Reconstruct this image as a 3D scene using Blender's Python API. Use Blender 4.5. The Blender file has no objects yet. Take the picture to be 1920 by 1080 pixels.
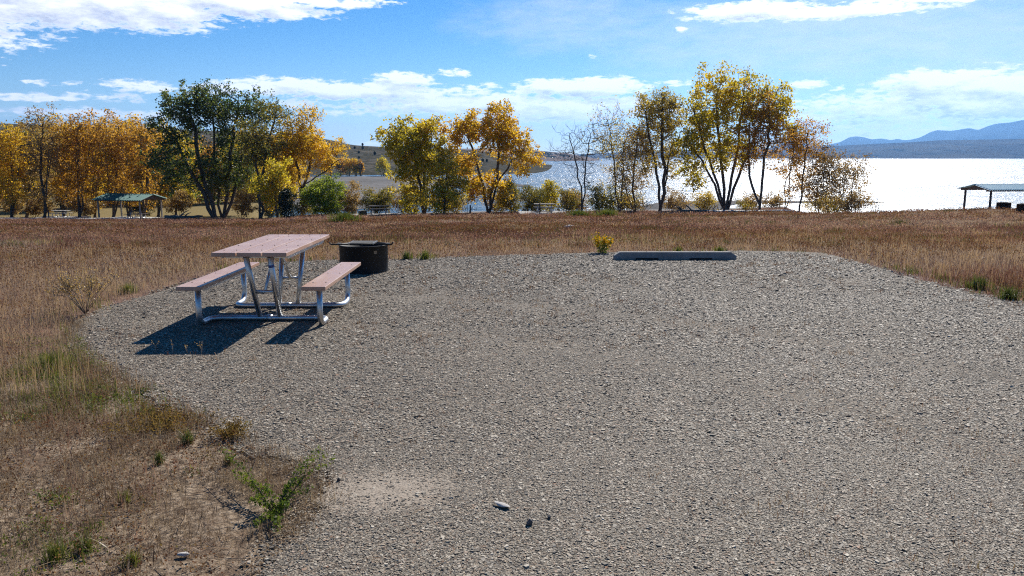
import bpy, bmesh, math, random
import numpy as np
from mathutils import Vector, Matrix
R = math.radians
rng = np.random.default_rng(7)
random.seed(7)
sc = bpy.context.scene
COL = sc.collection

# ------------------------------------------------------------------ survey of the place
F, EYE = 1500.0, 1.7
PITCH = math.atan(246 / 1500); CP, SP = math.cos(PITCH), math.sin(PITCH)
LAKE = -6.3

def ray(u, v):
    a, b = (u - 960) / F, (540 - v) / F
    return np.array([a, CP + b * SP, -SP + b * CP])
def gnd(u, v, z=0.0):                       # sight line met with a level plane
    d = ray(u, v); t = (z - EYE) / d[2]
    return (d[0] * t, d[1] * t, z)
def zat(v, Y):
    t = (540 - v) / F
    return EYE + Y * (t * CP - SP) / (CP + t * SP)
def xat(u, Y, Z):
    return (u - 960) / F * (Y * CP - (Z - EYE) * SP)
def at(u, v, Y):
    z = zat(v, Y); return (xat(u, Y, z), Y, z)
def azel(u, v):
    d = ray(u, v); return math.atan2(d[0], d[1]), math.atan2(d[2], math.hypot(d[0], d[1]))

def vnoise(x, y, seed=0):
    x = np.asarray(x, float); y = np.asarray(y, float)
    xi, yi = np.floor(x), np.floor(y); fx, fy = x - xi, y - yi
    fx = fx * fx * (3 - 2 * fx); fy = fy * fy * (3 - 2 * fy)
    def h(a, b):
        s = np.sin(a * 127.1 + b * 311.7 + seed * 74.7) * 43758.5453
        return s - np.floor(s)
    return (h(xi, yi) * (1 - fx) + h(xi + 1, yi) * fx) * (1 - fy) + (h(xi, yi + 1) * (1 - fx) + h(xi + 1, yi + 1) * fx) * fy
def fbm(x, y, seed=0, o=4):
    s = 0; a = .5
    for i in range(o):
        s = s + a * vnoise(x * 2 ** i, y * 2 ** i, seed + i); a *= .5
    return s

def H(x, y):                                # height of the ground
    x = np.asarray(x, float); y = np.asarray(y, float)
    yy = np.maximum(y, 15); r = x / yy
    s = np.interp(r, [-.7, -.3, -.25, 0, .25, .45, .6], [.069, .069, .064, .060, .057, .050, .043])
    d = np.log1p(np.exp(np.clip((y - 14.5) / 1.5, -30, 30))) * 1.5
    d = np.where(y > 40, y - 14.5, d)
    z = -s * d
    k = np.clip((r - .34) / .12, 0, 1)
    d2 = np.log1p(np.exp(np.clip((y - 53) / 3, -30, 30))) * 3
    d2 = np.where(y > 110, y - 53, d2)
    z = z - .10 * d2 * k
    lo = np.interp(r, [-.32, -.24], [-5.75, -9.0])
    z = np.maximum(z, lo)
    amp = np.clip((y - 13.5) / 12, 0, 1) + np.clip((np.abs(x) - 6) / 4, 0, 1) * np.clip((y - 3) / 5, 0, 1)
    amp = np.minimum(amp, 1)
    z = z + amp * .28 * (fbm(x * .22, y * .16, 3) - .47)
    far = np.hypot(x, y) > 4600
    z = np.where(far, LAKE + .5, z)
    z = np.where(y < 14, np.minimum(z, z * amp - .012 - 0 * y), z)
    return z

# ------------------------------------------------------------------ linking and tagging
def tag(o, label=None, cat=None, group=None, kind=None):
    if label: o['label'] = label
    if cat: o['category'] = cat
    if group: o['group'] = group
    if kind: o['kind'] = kind
    return o
def empty(name, loc, rz=0):
    o = bpy.data.objects.new(name, None); COL.objects.link(o)
    o.location = loc; o.rotation_euler = (0, 0, rz); o.empty_display_size = .3
    return o
def link(name, me, mat=None, parent=None, loc=None):
    o = bpy.data.objects.new(name, me); COL.objects.link(o)
    if mat and not me.materials: me.materials.append(mat)
    if parent: o.parent = parent
    if loc is not None: o.location = loc
    return o
def copy_tree(o, parent=None):
    c = o.copy(); COL.objects.link(c); c.parent = parent
    for ch in o.children: copy_tree(ch, c)
    return c
def np_mesh(name, verts, faces_list, flat=True):
    """faces_list: list of int arrays (n,k)"""
    me = bpy.data.meshes.new(name)
    verts = np.ascontiguousarray(verts, dtype=np.float32)
    me.vertices.add(len(verts)); me.vertices.foreach_set('co', verts.ravel())
    idx = np.concatenate([f.ravel() for f in faces_list]).astype(np.int32)
    tot = np.concatenate([np.full(len(f), f.shape[1]) for f in faces_list])
    st = np.concatenate([[0], np.cumsum(tot)[:-1]]).astype(np.int32)
    me.loops.add(len(idx)); me.loops.foreach_set('vertex_index', idx)
    me.polygons.add(len(tot)); me.polygons.foreach_set('loop_start', st)
    me.update(calc_edges=True)
    if flat: me.shade_flat()
    return me

class MB:
    def __init__(s): s.v, s.f, s.sm = [], [], []
    def add(s, vs, fs, smooth=False):
        n = len(s.v); s.v += [tuple(p) for p in vs]; s.f += [tuple(i + n for i in f) for f in fs]; s.sm += [smooth] * len(fs); return s
    def box(s, c, d, rz=0, m=None):
        x, y, z = [k / 2 for k in d]
        vs = [Vector((a * x, b * y, e * z)) for a in (-1, 1) for b in (-1, 1) for e in (-1, 1)]
        M = Matrix.Translation(c) @ (m if m is not None else Matrix.Rotation(rz, 4, 'Z'))
        return s.add([M @ p for p in vs], [(0, 1, 3, 2), (4, 6, 7, 5), (0, 4, 5, 1), (2, 3, 7, 6), (0, 2, 6, 4), (1, 5, 7, 3)])
    def tube(s, pts, rad, n=10, caps=True, smooth=True):
        pts = [Vector(p) for p in pts]; N = len(pts)
        if not hasattr(rad, '__len__'): rad = [rad] * N
        t0 = (pts[1] - pts[0]).normalized()
        u = t0.cross(Vector((0, 0, 1)));  u = t0.cross(Vector((1, 0, 0))) if u.length < .1 else u
        u.normalize(); vs = []
        for i, p in enumerate(pts):
            t = ((pts[min(i + 1, N - 1)] - pts[max(i - 1, 0)])).normalized()
            u = (u - t * u.dot(t)).normalized(); w = t.cross(u)
            for k in range(n):
                a = 2 * math.pi * k / n
                vs.append(p + (u * math.cos(a) + w * math.sin(a)) * rad[i])
        fs = [(i * n + k, i * n + (k + 1) % n, (i + 1) * n + (k + 1) % n, (i + 1) * n + k) for i in range(N - 1) for k in range(n)]
        s.add(vs, fs, smooth)
        if caps:
            b = len(s.v) - len(vs)
            s.f += [tuple(b + k for k in reversed(range(n))), tuple(b + (N - 1) * n + k for k in range(n))]; s.sm += [False, False]
        return s
    def lathe(s, prof, n=48, c=(0, 0, 0), smooth=True):
        vs = []
        for r, z in prof:
            for k in range(n):
                a = 2 * math.pi * k / n; vs.append((c[0] + r * math.cos(a), c[1] + r * math.sin(a), c[2] + z))
        m = len(prof)
        return s.add(vs, [(i * n + k, i * n + (k + 1) % n, (i + 1) * n + (k + 1) % n, (i + 1) * n + k) for i in range(m - 1) for k in range(n)], smooth)
    def build(s, name, mat, parent=None, loc=None, bevel=0, seg=2):
        me = bpy.data.meshes.new(name); me.from_pydata(s.v, [], s.f); me.update()
        for p, q in zip(me.polygons, s.sm): p.use_smooth = q
        o = link(name, me, mat, parent, loc)
        if bevel:
            b = o.modifiers.new('bevel', 'BEVEL'); b.width = bevel; b.segments = seg; b.limit_method = 'ANGLE'
        return o
def fillet(pts, r, n=6):
    pts = [Vector(p) for p in pts]; out = [pts[0]]
    for a, b, c in zip(pts, pts[1:], pts[2:]):
        d1, d2 = (a - b), (c - b); k = min(r, d1.length * .49, d2.length * .49)
        p, q = b + d1.normalized() * k, b + d2.normalized() * k
        for i in range(n + 1):
            t = i / n; out.append((p * (1 - t) + b * t) * (1 - t) + (b * (1 - t) + q * t) * t)
    return out + [pts[-1]]

# ------------------------------------------------------------------ materials
class G:
    def __init__(s, tree): s.t = tree; s.n = tree.nodes; s.l = tree.links
    def new(s, ty, props=None, **ins):
        nd = s.n.new(ty)
        for k, v in (props or {}).items(): setattr(nd, k, v)
        for k, v in ins.items():
            key = int(k[1:]) if k[0] == '_' and k[1:].isdigit() else k.replace('_', ' ')
            s.set(nd, key, v)
        return nd
    def set(s, nd, key, v):
        if hasattr(v, 'is_linked') or hasattr(v, 'links'): s.l.new(v, nd.inputs[key])
        else: nd.inputs[key].default_value = v
    def math(s, op, a, b=0.0, c=None, clamp=False):
        nd = s.n.new('ShaderNodeMath'); nd.operation = op; nd.use_clamp = clamp
        s.set(nd, 0, a); s.set(nd, 1, b)
        if c is not None: s.set(nd, 2, c)
        return nd.outputs[0]
    def noise(s, vec, scale, detail=4, rough=.55, dist=0, out='Fac'):
        nd = s.new('ShaderNodeTexNoise', None, Scale=scale, Detail=detail, Roughness=rough, Distortion=dist)
        if vec is not None: s.l.new(vec, nd.inputs['Vector'])
        return nd.outputs[out]
    def ramp(s, fac, stops, interp='LINEAR'):
        nd = s.n.new('ShaderNodeValToRGB'); cr = nd.color_ramp; cr.interpolation = interp
        while len(cr.elements) < len(stops): cr.elements.new(.5)
        for e, (p, c) in zip(cr.elements, stops):
            e.position = p; e.color = (*c, 1) if len(c) == 3 else c
        s.l.new(fac, nd.inputs[0]); return nd.outputs[0]
    def mix(s, fac, a, b, blend='MIX'):
        nd = s.n.new('ShaderNodeMix'); nd.data_type = 'RGBA'; nd.blend_type = blend
        s.set(nd, 0, fac)
        for k, v in ((6, a), (7, b)):
            if isinstance(v, tuple) and len(v) == 3: v = (*v, 1)
            s.set(nd, k, v)
        return nd.outputs[2]
    def step(s, x, lo, hi):
        nd = s.n.new('ShaderNodeMapRange'); nd.interpolation_type = 'SMOOTHSTEP'
        s.set(nd, 0, x); s.set(nd, 1, lo); s.set(nd, 2, hi); return nd.outputs[0]
    def bump(s, h, strength=.5, dist=.01, normal=None):
        nd = s.new('ShaderNodeBump', None, Strength=strength, Distance=dist); s.l.new(h, nd.inputs['Height'])
        if normal is not None: s.l.new(normal, nd.inputs['Normal'])
        return nd.outputs[0]
    def pos(s): return s.n.new('ShaderNodeNewGeometry').outputs['Position']
    def island(s): return s.n.new('ShaderNodeNewGeometry').outputs['Random Per Island']
    def obj(s): return s.n.new('ShaderNodeTexCoord').outputs['Object']
    def scale(s, vec, sx, sy, sz):
        nd = s.new('ShaderNodeMapping'); s.l.new(vec, nd.inputs['Vector']); nd.inputs['Scale'].default_value = (sx, sy, sz); return nd.outputs[0]
def material(name):
    m = bpy.data.materials.new(name); m.use_nodes = True; g = G(m.node_tree)
    b = g.n['Principled BSDF']; return m, g, b
def put(g, b, **kw):
    for k, v in kw.items():
        if isinstance(v, tuple) and len(v) == 3: v = (*v, 1)
        g.set(b, k.replace('_', ' '), v)

M = {}
def simple(name, col, rough=.6, metal=0, var=.25, scale=8, bump=.2, bdist=.003):
    m, g, b = material(name); p = g.obj()
    n = g.noise(p, scale, 6, .6)
    c = g.mix(n, tuple(k * (1 - var) for k in col), tuple(min(1, k * (1 + var)) for k in col))
    put(g, b, Base_Color=c, Roughness=rough, Metallic=metal)
    g.l.new(g.bump(g.noise(p, scale * 6, 4), bump, bdist), b.inputs['Normal'])
    M[name] = m; return m

def leafmat(name, stops, trans=.62, nscale=.35, amp=.5, gloss=.03):
    m, g, b = material(name); g.n.remove(b)
    isl = g.island(); n = g.noise(g.pos(), nscale, 3)
    f = g.math('ADD', g.math('MULTIPLY', isl, 1 - amp), g.math('MULTIPLY', g.step(n, .3, .7), amp))
    c = g.ramp(f, stops)
    d = g.new('ShaderNodeBsdfDiffuse', None, Color=c, Roughness=.5)
    t = g.new('ShaderNodeBsdfTranslucent', None, Color=g.mix(1.0, c, (1.0, .95, .75), 'MULTIPLY'))
    gl = g.new('ShaderNodeBsdfGlossy', None, Roughness=.45); gl.inputs['Color'].default_value = (1, 1, 1, 1)
    mx = g.n.new('ShaderNodeMixShader'); mx.inputs[0].default_value = trans
    g.l.new(d.outputs[0], mx.inputs[1]); g.l.new(t.outputs[0], mx.inputs[2])
    m2 = g.n.new('ShaderNodeMixShader'); m2.inputs[0].default_value = gloss
    g.l.new(mx.outputs[0], m2.inputs[1]); g.l.new(gl.outputs[0], m2.inputs[2])
    g.l.new(m2.outputs[0], g.n['Material Output'].inputs['Surface'])
    M[name] = m; return m

leafmat('leaf_green', [(0, (.045, .075, .02)), (.5, (.085, .125, .03)), (.85, (.15, .18, .035)), (1, (.32, .26, .04))])
leafmat('leaf_olive', [(0, (.07, .08, .02)), (.5, (.19, .18, .035)), (.8, (.36, .26, .04)), (1, (.48, .30, .035))])
leafmat('leaf_yellow', [(0, (.24, .22, .025)), (.4, (.52, .44, .035)), (.75, (.68, .54, .04)), (1, (.70, .45, .03))])
leafmat('leaf_gold', [(0, (.36, .25, .025)), (.4, (.66, .45, .035)), (.75, (.72, .48, .035)), (1, (.60, .32, .03))])
leafmat('leaf_rust', [(0, (.26, .14, .025)), (.4, (.52, .29, .04)), (.75, (.60, .35, .045)), (1, (.52, .34, .12))])
leafmat('leaf_tan', [(0, (.16, .10, .035)), (.5, (.36, .24, .08)), (1, (.50, .36, .16))])
leafmat('leaf_bronze', [(0, (.16, .13, .03)), (.45, (.42, .33, .06)), (.8, (.58, .43, .07)), (1, (.64, .44, .06))])
leafmat('leaf_lime', [(0, (.09, .15, .015)), (.5, (.24, .32, .025)), (1, (.40, .42, .04))])
leafmat('leaf_juniper', [(0, (.012, .022, .012)), (1, (.035, .05, .022))], trans=.15)
leafmat('grass_dry', [(0, (.16, .08, .06)), (.3, (.25, .13, .10)), (.6, (.34, .205, .16)), (.85, (.42, .30, .225)), (1, (.19, .17, .055))], gloss=0, trans=.4, nscale=.3, amp=.45)
leafmat('grass_dark', [(0, (.075, .038, .03)), (.4, (.145, .072, .055)), (.8, (.23, .125, .095)), (1, (.10, .10, .035))], gloss=0, trans=.35, nscale=.12, amp=.6)
leafmat('grass_pale', [(0, (.27, .185, .15)), (.5, (.40, .295, .235)), (.85, (.50, .39, .30)), (1, (.24, .22, .09))], trans=.4, nscale=.3, amp=.4, gloss=0)
leafmat('grass_olive', [(0, (.045, .045, .018)), (.5, (.11, .105, .04)), (1, (.20, .17, .07))], trans=.35, gloss=0)
leafmat('grass_tan', [(0, (.32, .20, .11)), (.5, (.46, .31, .18)), (1, (.55, .42, .27))], trans=.4)
leafmat('litter', [(0, (.08, .05, .035)), (.3, (.20, .13, .085)), (.6, (.38, .28, .18)), (1, (.58, .47, .33))], trans=.25, nscale=3, amp=.4, gloss=0)
leafmat('grass_green', [(0, (.05, .075, .015)), (.5, (.12, .15, .025)), (1, (.26, .24, .045))], trans=.45)
leafmat('weed_red', [(0, (.10, .04, .024)), (.45, (.21, .095, .05)), (.7, (.30, .17, .075)), (1, (.17, .17, .04))], trans=.3, nscale=4, gloss=0)
leafmat('weed_rust', [(0, (.10, .07, .025)), (.4, (.22, .14, .045)), (.8, (.30, .20, .06)), (1, (.17, .18, .04))], trans=.4, nscale=9, gloss=0)
leafmat('weed_green', [(0, (.06, .10, .016)), (.6, (.16, .22, .028)), (1, (.32, .33, .05))], trans=.4, nscale=6, gloss=.01)
leafmat('flower_yellow', [(0, (.62, .36, .01)), (1, (.75, .48, .015))], trans=.3)
simple('bark', (.085, .07, .055), .9, var=.5, scale=3, bump=.6, bdist=.02)
simple('bark_pale', (.17, .145, .12), .9, var=.4, scale=3, bump=.6, bdist=.02)
simple('twig', (.10, .065, .045), .9)
simple('concrete', (.42, .41, .39), .9, var=.18, scale=5, bump=.4)
simple('concrete_stop', (.215, .21, .2), .92, var=.45, scale=7, bump=.8, bdist=.006)
simple('black_steel', (.006, .0065, .008), .7, 0, var=.5, scale=6)
simple('steel_edge', (.30, .28, .26), .45, .9, var=.3)
simple('ash', (.12, .11, .10), .95)
simple('post_wood', (.30, .25, .20), .8)
simple('post_dark', (.05, .04, .045), .8)
simple('gable', (.16, .11, .085), .85)
simple('stone_pale', (.42, .39, .35), .85, var=.25, scale=20, bump=.6)
simple('stone_dark', (.05, .05, .055), .8, var=.4, scale=20, bump=.6)
simple('bolt', (.10, .095, .09), .5, .9)
simple('blue_tape', (.02, .06, .28), .5)
simple('tag_tan', (.30, .20, .11), .7)
simple('driftwood', (.30, .27, .24), .9)

def m_galv():
    m, g, b = material('galvanised'); p = g.obj()
    n = g.noise(p, 40, 3); n2 = g.noise(p, 5, 5)
    put(g, b, Base_Color=g.mix(n2, (.42, .43, .44), (.66, .67, .68)), Metallic=.95, Roughness=g.math('MULTIPLY_ADD', n, .22, .30))
    g.l.new(g.bump(n2, .15, .004), b.inputs['Normal']); M['galv'] = m
m_galv()
def m_plank():
    m, g, b = material('recycled_plank'); p = g.obj()
    n = g.noise(g.scale(p, 30, 2.5, 30), 1.5, 6, .6); n2 = g.noise(p, 3.5, 4); n3 = g.noise(p, 160, 2)
    c = g.mix(n, (.34, .195, .135), (.48, .31, .225))
    c = g.mix(g.math('MULTIPLY', g.step(n2, .45, .75), .45), c, (.52, .40, .34))
    c = g.mix(g.math('MULTIPLY', g.step(g.noise(p, 14, 5, .7), .62, .72), .5), c, (.20, .085, .06))
    put(g, b, Base_Color=c, Roughness=g.math('MULTIPLY_ADD', n2, .2, .28))
    g.l.new(g.bump(g.math('ADD', n, g.math('MULTIPLY', n3, .35)), .35, .003), b.inputs['Normal']); M['plank'] = m
m_plank()
def m_roof():
    for nm, c1, c2 in (('roof_green', (.014, .12, .10), (.022, .165, .145)), ('roof_glare', (.36, .54, .58), (.44, .62, .66))):  # second, paler tone paints sun glare into the right shelter's green roof
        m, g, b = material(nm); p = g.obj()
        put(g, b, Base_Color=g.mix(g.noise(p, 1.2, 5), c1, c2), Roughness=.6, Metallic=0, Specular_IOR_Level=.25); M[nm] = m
m_roof()

STONE = [(0, (.045, .04, .036)), (.22, (.12, .106, .09)), (.45, (.225, .195, .16)), (.62, (.21, .15, .105)), (.78, (.33, .295, .25)), (.95, (.50, .46, .41)), (1, (.27, .14, .08))]
def m_gravel():
    m, g, b = material('gravel_stone'); isl = g.island()
    c = g.ramp(isl, STONE)
    n = g.noise(g.pos(), 45, 3)
    c = g.mix(g.math('MULTIPLY', n, .25), c, (.25, .215, .175)); c = g.mix(1.0, c, (.91, .862, .752), 'MULTIPLY')
    put(g, b, Base_Color=c, Roughness=.75); M['gravel_stone'] = m
    m, g, b = material('gravel_bed'); p = g.pos()
    v1 = g.new('ShaderNodeTexVoronoi', None, Scale=58.0); g.l.new(p, v1.inputs['Vector'])
    v2 = g.new('ShaderNodeTexVoronoi', None, Scale=120.0); g.l.new(p, v2.inputs['Vector'])
    s1 = g.new('ShaderNodeSeparateColor'); g.l.new(v1.outputs['Color'], s1.inputs[0])
    s2 = g.new('ShaderNodeSeparateColor'); g.l.new(v2.outputs['Color'], s2.inputs[0])
    c1 = g.ramp(s1.outputs[0], STONE); c2 = g.ramp(s2.outputs[0], STONE)
    pick = g.step(s1.outputs[1], .35, .4)
    c = g.mix(pick, c2, c1)
    big = g.noise(p, .55, 5, .6)
    c = g.mix(g.step(big, .25, .75), g.mix(1.0, c, (.66, .65, .64), 'MULTIPLY'), c)
    c = g.mix(.12, c, (.21, .18, .145)); c = g.mix(1.0, c, (.91, .862, .752), 'MULTIPLY')
    # the bare dusty patch
    d = g.new('ShaderNodeVectorMath', {'operation': 'DISTANCE'}); g.l.new(g.scale(p, 1, 1.5, 0), d.inputs[0]); d.inputs[1].default_value = (-.70, 3.92 * 1.5, 0)
    dn = g.math('ADD', d.outputs['Value'], g.math('MULTIPLY', g.math('SUBTRACT', g.noise(p, 5, 5), .5), .5))
    dust = g.step(dn, .62, .25)
    c = g.mix(g.math('MULTIPLY', dust, .85), c, g.mix(g.noise(p, 60, 4), (.22, .175, .13), (.33, .27, .205)))
    put(g, b, Base_Color=c, Roughness=.9)
    h = g.math('ADD', g.math('MULTIPLY', v1.outputs['Distance'], -1.0), g.math('MULTIPLY', v2.outputs['Distance'], -.5))
    st = g.math('MULTIPLY_ADD', dust, -.6, .85)
    bp = g.new('ShaderNodeBump', None, Distance=.022); g.l.new(h, bp.inputs['Height']); g.l.new(st, bp.inputs['Strength'])
    g.l.new(bp.outputs[0], b.inputs['Normal']); M['gravel_bed'] = m
m_gravel()
def m_ground():
    m, g, b = material('field_soil'); p = g.pos()
    n1 = g.noise(g.scale(p, 1, .6, 1), .16, 5, .6); n2 = g.noise(p, 2.2, 6, .65); n3 = g.noise(p, 26, 5, .7)
    grass = g.ramp(n1, [(.3, (.09, .047, .037)), (.45, (.18, .10, .078)), (.58, (.28, .18, .135)), (.7, (.14, .12, .045))])
    grass = g.mix(g.step(n2, .35, .7), g.mix(1.0, grass, (.6, .55, .5), 'MULTIPLY'), grass)
    soil = g.ramp(n3, [(.32, (.075, .052, .036)), (.48, (.20, .145, .095)), (.62, (.35, .27, .19))])
    soil = g.mix(g.math('MULTIPLY', g.step(n2, .48, .62), .55), soil, (.12, .075, .05))
    sep = g.new('ShaderNodeSeparateXYZ'); g.l.new(p, sep.inputs[0])
    k = g.step(g.math('ADD', sep.outputs['Y'], g.math('MULTIPLY', g.math('SUBTRACT', n2, .5), 2.3)), 5.2, 8.0)
    c = g.mix(k, soil, grass)
    # grey beach near the water level
    bz = g.step(g.math('ADD', sep.outputs['Z'], g.math('MULTIPLY', n2, .35)), -4.75, -5.25)
    lf = g.step(sep.outputs['X'], -24.0, -14.0)
    bz = g.math('MULTIPLY', bz, lf)
    c = g.mix(bz, c, g.mix(n2, (.13, .12, .105), (.25, .23, .20)))
    tl = g.math('MULTIPLY', g.step(sep.outputs['Y'], 78.0, 100.0), g.math('SUBTRACT', 1.0, lf))
    c = g.mix(tl, c, g.mix(n2, (.07, .055, .022), (.30, .22, .085)))
    put(g, b, Base_Color=c, Roughness=.95, Specular_IOR_Level=.1)
    g.l.new(g.bump(g.math('ADD', n3, n2), .9, .04), b.inputs['Normal']); M['ground'] = m
m_ground()
def m_hill(name, a, bcol, dark, sc1, sc2, thr):
    m, g, b = material(name); p = g.pos()
    n1 = g.noise(p, sc1, 6, .6); n2 = g.noise(p, sc2, 4, .7)
    c = g.mix(g.step(n1, .35, .65), a, bcol)
    c = g.mix(g.step(n2, thr, thr + .08), c, dark)
    put(g, b, Base_Color=c, Roughness=1.0, Specular_IOR_Level=0.0); M[name] = m
m_hill('hill_near', (.115, .10, .078), (.075, .07, .053), (.035, .035, .025), .015, .22, .47)
m_hill('hill_mid', (.22, .17, .14), (.17, .13, .11), (.07, .065, .06), .004, .03, .55)
m_hill('hill_far', (.05, .048, .052), (.085, .08, .072), (.022, .025, .03), .0016, .006, .54)
m_hill('mountain', (.035, .05, .06), (.055, .065, .07), (.02, .03, .04), .0006, .002, .56)
m_hill('mudflat', (.135, .13, .125), (.19, .18, .17), (.06, .058, .05), .05, .9, .56)
m_hill('wood_far', (.03, .035, .025), (.05, .045, .03), (.02, .025, .02), .05, .2, .5)
def m_water():
    m, g, b = material('lake_water'); p = g.pos()
    w1 = g.noise(g.scale(p, .22, .5, 1), 1.0, 5, .65, .4); w2 = g.noise(g.scale(p, .03, .10, 1), 1.0, 3, .5)
    st = g.noise(g.scale(p, .004, .03, 1), 1.0, 6, .6); put(g, b, Base_Color=(.035, .075, .10), Roughness=g.math('MULTIPLY_ADD', st, .34, .13), IOR=1.33)
    h = g.math('ADD', w1, g.math('MULTIPLY', w2, 1.2))
    g.l.new(g.bump(h, 1.0, .8), b.inputs['Normal']); M['water'] = m
m_water()

# ------------------------------------------------------------------ ground, pad, lake
def build_ground():
    rad = np.concatenate([[0.0], np.geomspace(.6, 130, 210), np.geomspace(135, 45000, 60)])
    ang = np.concatenate([np.linspace(R(-52), R(52), 321), np.linspace(R(52), R(308), 80)[1:-1]])
    rr, aa = np.meshgrid(rad, ang, indexing='ij')
    x, y = rr * np.sin(aa), rr * np.cos(aa)
    z = H(x, y)
    nr, na = x.shape
    v = np.stack([x, y, z], -1).reshape(-1, 3)
    i, j = np.meshgrid(np.arange(nr - 1), np.arange(na), indexing='ij')
    j2 = (j + 1) % na
    f = np.stack([i * na + j, (i + 1) * na + j, (i + 1) * na + j2, i * na + j2], -1).reshape(-1, 4)[:, ::-1]
    o = link('ground', np_mesh('ground', v, [f], flat=False), M['ground']); tag(o, kind='structure')
build_ground()

PAD = [(-.9, -4), (-1.0, 2.4), (-1.03, 3.05), (-.98, 3.4), (-.94, 4.04), (-1.1, 4.27), (-1.58, 4.45), (-1.84, 4.9), (-2.47, 5.4), (-2.9, 5.94),
       (-3.4, 6.33), (-4.1, 7.2), (-4.6, 8.2), (-4.66, 9.04), (-4.45, 10.3), (-4.4, 12.0), (-4.15, 12.95), (-3.0, 13.2), (-1.8, 13.3), (-.55, 13.8),
       (1.8, 14.35), (4.3, 14.6), (5.6, 14.4), (5.65, 12.3), (5.75, 10.4), (5.95, 9.1), (6.6, 7), (7.5, 4), (8.5, 0), (9, -4)]
def smooth_poly(P, n=8, jit=.07, seed=1):
    P = np.array(P, float); out = []
    N = len(P)
    for i in range(N):
        a, b = P[i], P[(i + 1) % N]
        for t in np.arange(n) / n: out.append(a + (b - a) * t)
    out = np.array(out); r = np.random.default_rng(seed)
    for _ in range(3): out = (np.roll(out, 1, 0) + 2 * out + np.roll(out, -1, 0)) / 4
    return out + r.normal(0, jit, out.shape)
def inside(P, x, y):
    P = np.asarray(P); c = np.zeros(np.shape(x), bool); j = len(P) - 1
    for i in range(len(P)):
        xi, yi = P[i]; xj, yj = P[j]
        with np.errstate(divide='ignore', invalid='ignore'):
            c ^= ((yi > y) != (yj > y)) & (x < (xj - xi) * (y - yi) / (yj - yi + 1e-12) + xi)
        j = i
    return c
def edge_dist(P, x, y):
    P = np.asarray(P); d = np.full(np.shape(x), 1e9)
    for i in range(len(P)):
        a, b = P[i], P[(i + 1) % len(P)]; ab = b - a
        t = np.clip(((x - a[0]) * ab[0] + (y - a[1]) * ab[1]) / (ab @ ab + 1e-9), 0, 1)
        d = np.minimum(d, np.hypot(x - a[0] - ab[0] * t, y - a[1] - ab[1] * t))
    return d
PADS = smooth_poly(PAD, 8, .035)
PADC = smooth_poly(PAD, 2, 0)
def flat_sheet(name, pts, z, mat, skirt=.05):
    bm = bmesh.new(); n = len(pts)
    top = [bm.verts.new((p[0], p[1], z if np.isscalar(z) else z[i])) for i, p in enumerate(pts)]
    bot = [bm.verts.new((v.co.x, v.co.y, v.co.z - skirt)) for v in top]
    f = bm.faces.new(top); f.normal_update()
    if f.normal.z < 0: f.normal_flip()
    for i in range(n): bm.faces.new((top[i], bot[i], bot[(i + 1) % n], top[(i + 1) % n]))
    bmesh.ops.triangulate(bm, faces=[f])
    me = bpy.data.meshes.new(name); bm.to_mesh(me); bm.free()
    return link(name, me, mat)
tag(flat_sheet('gravel_pad', PADS, 0.0, M['gravel_bed'], .03), kind='structure')

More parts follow.
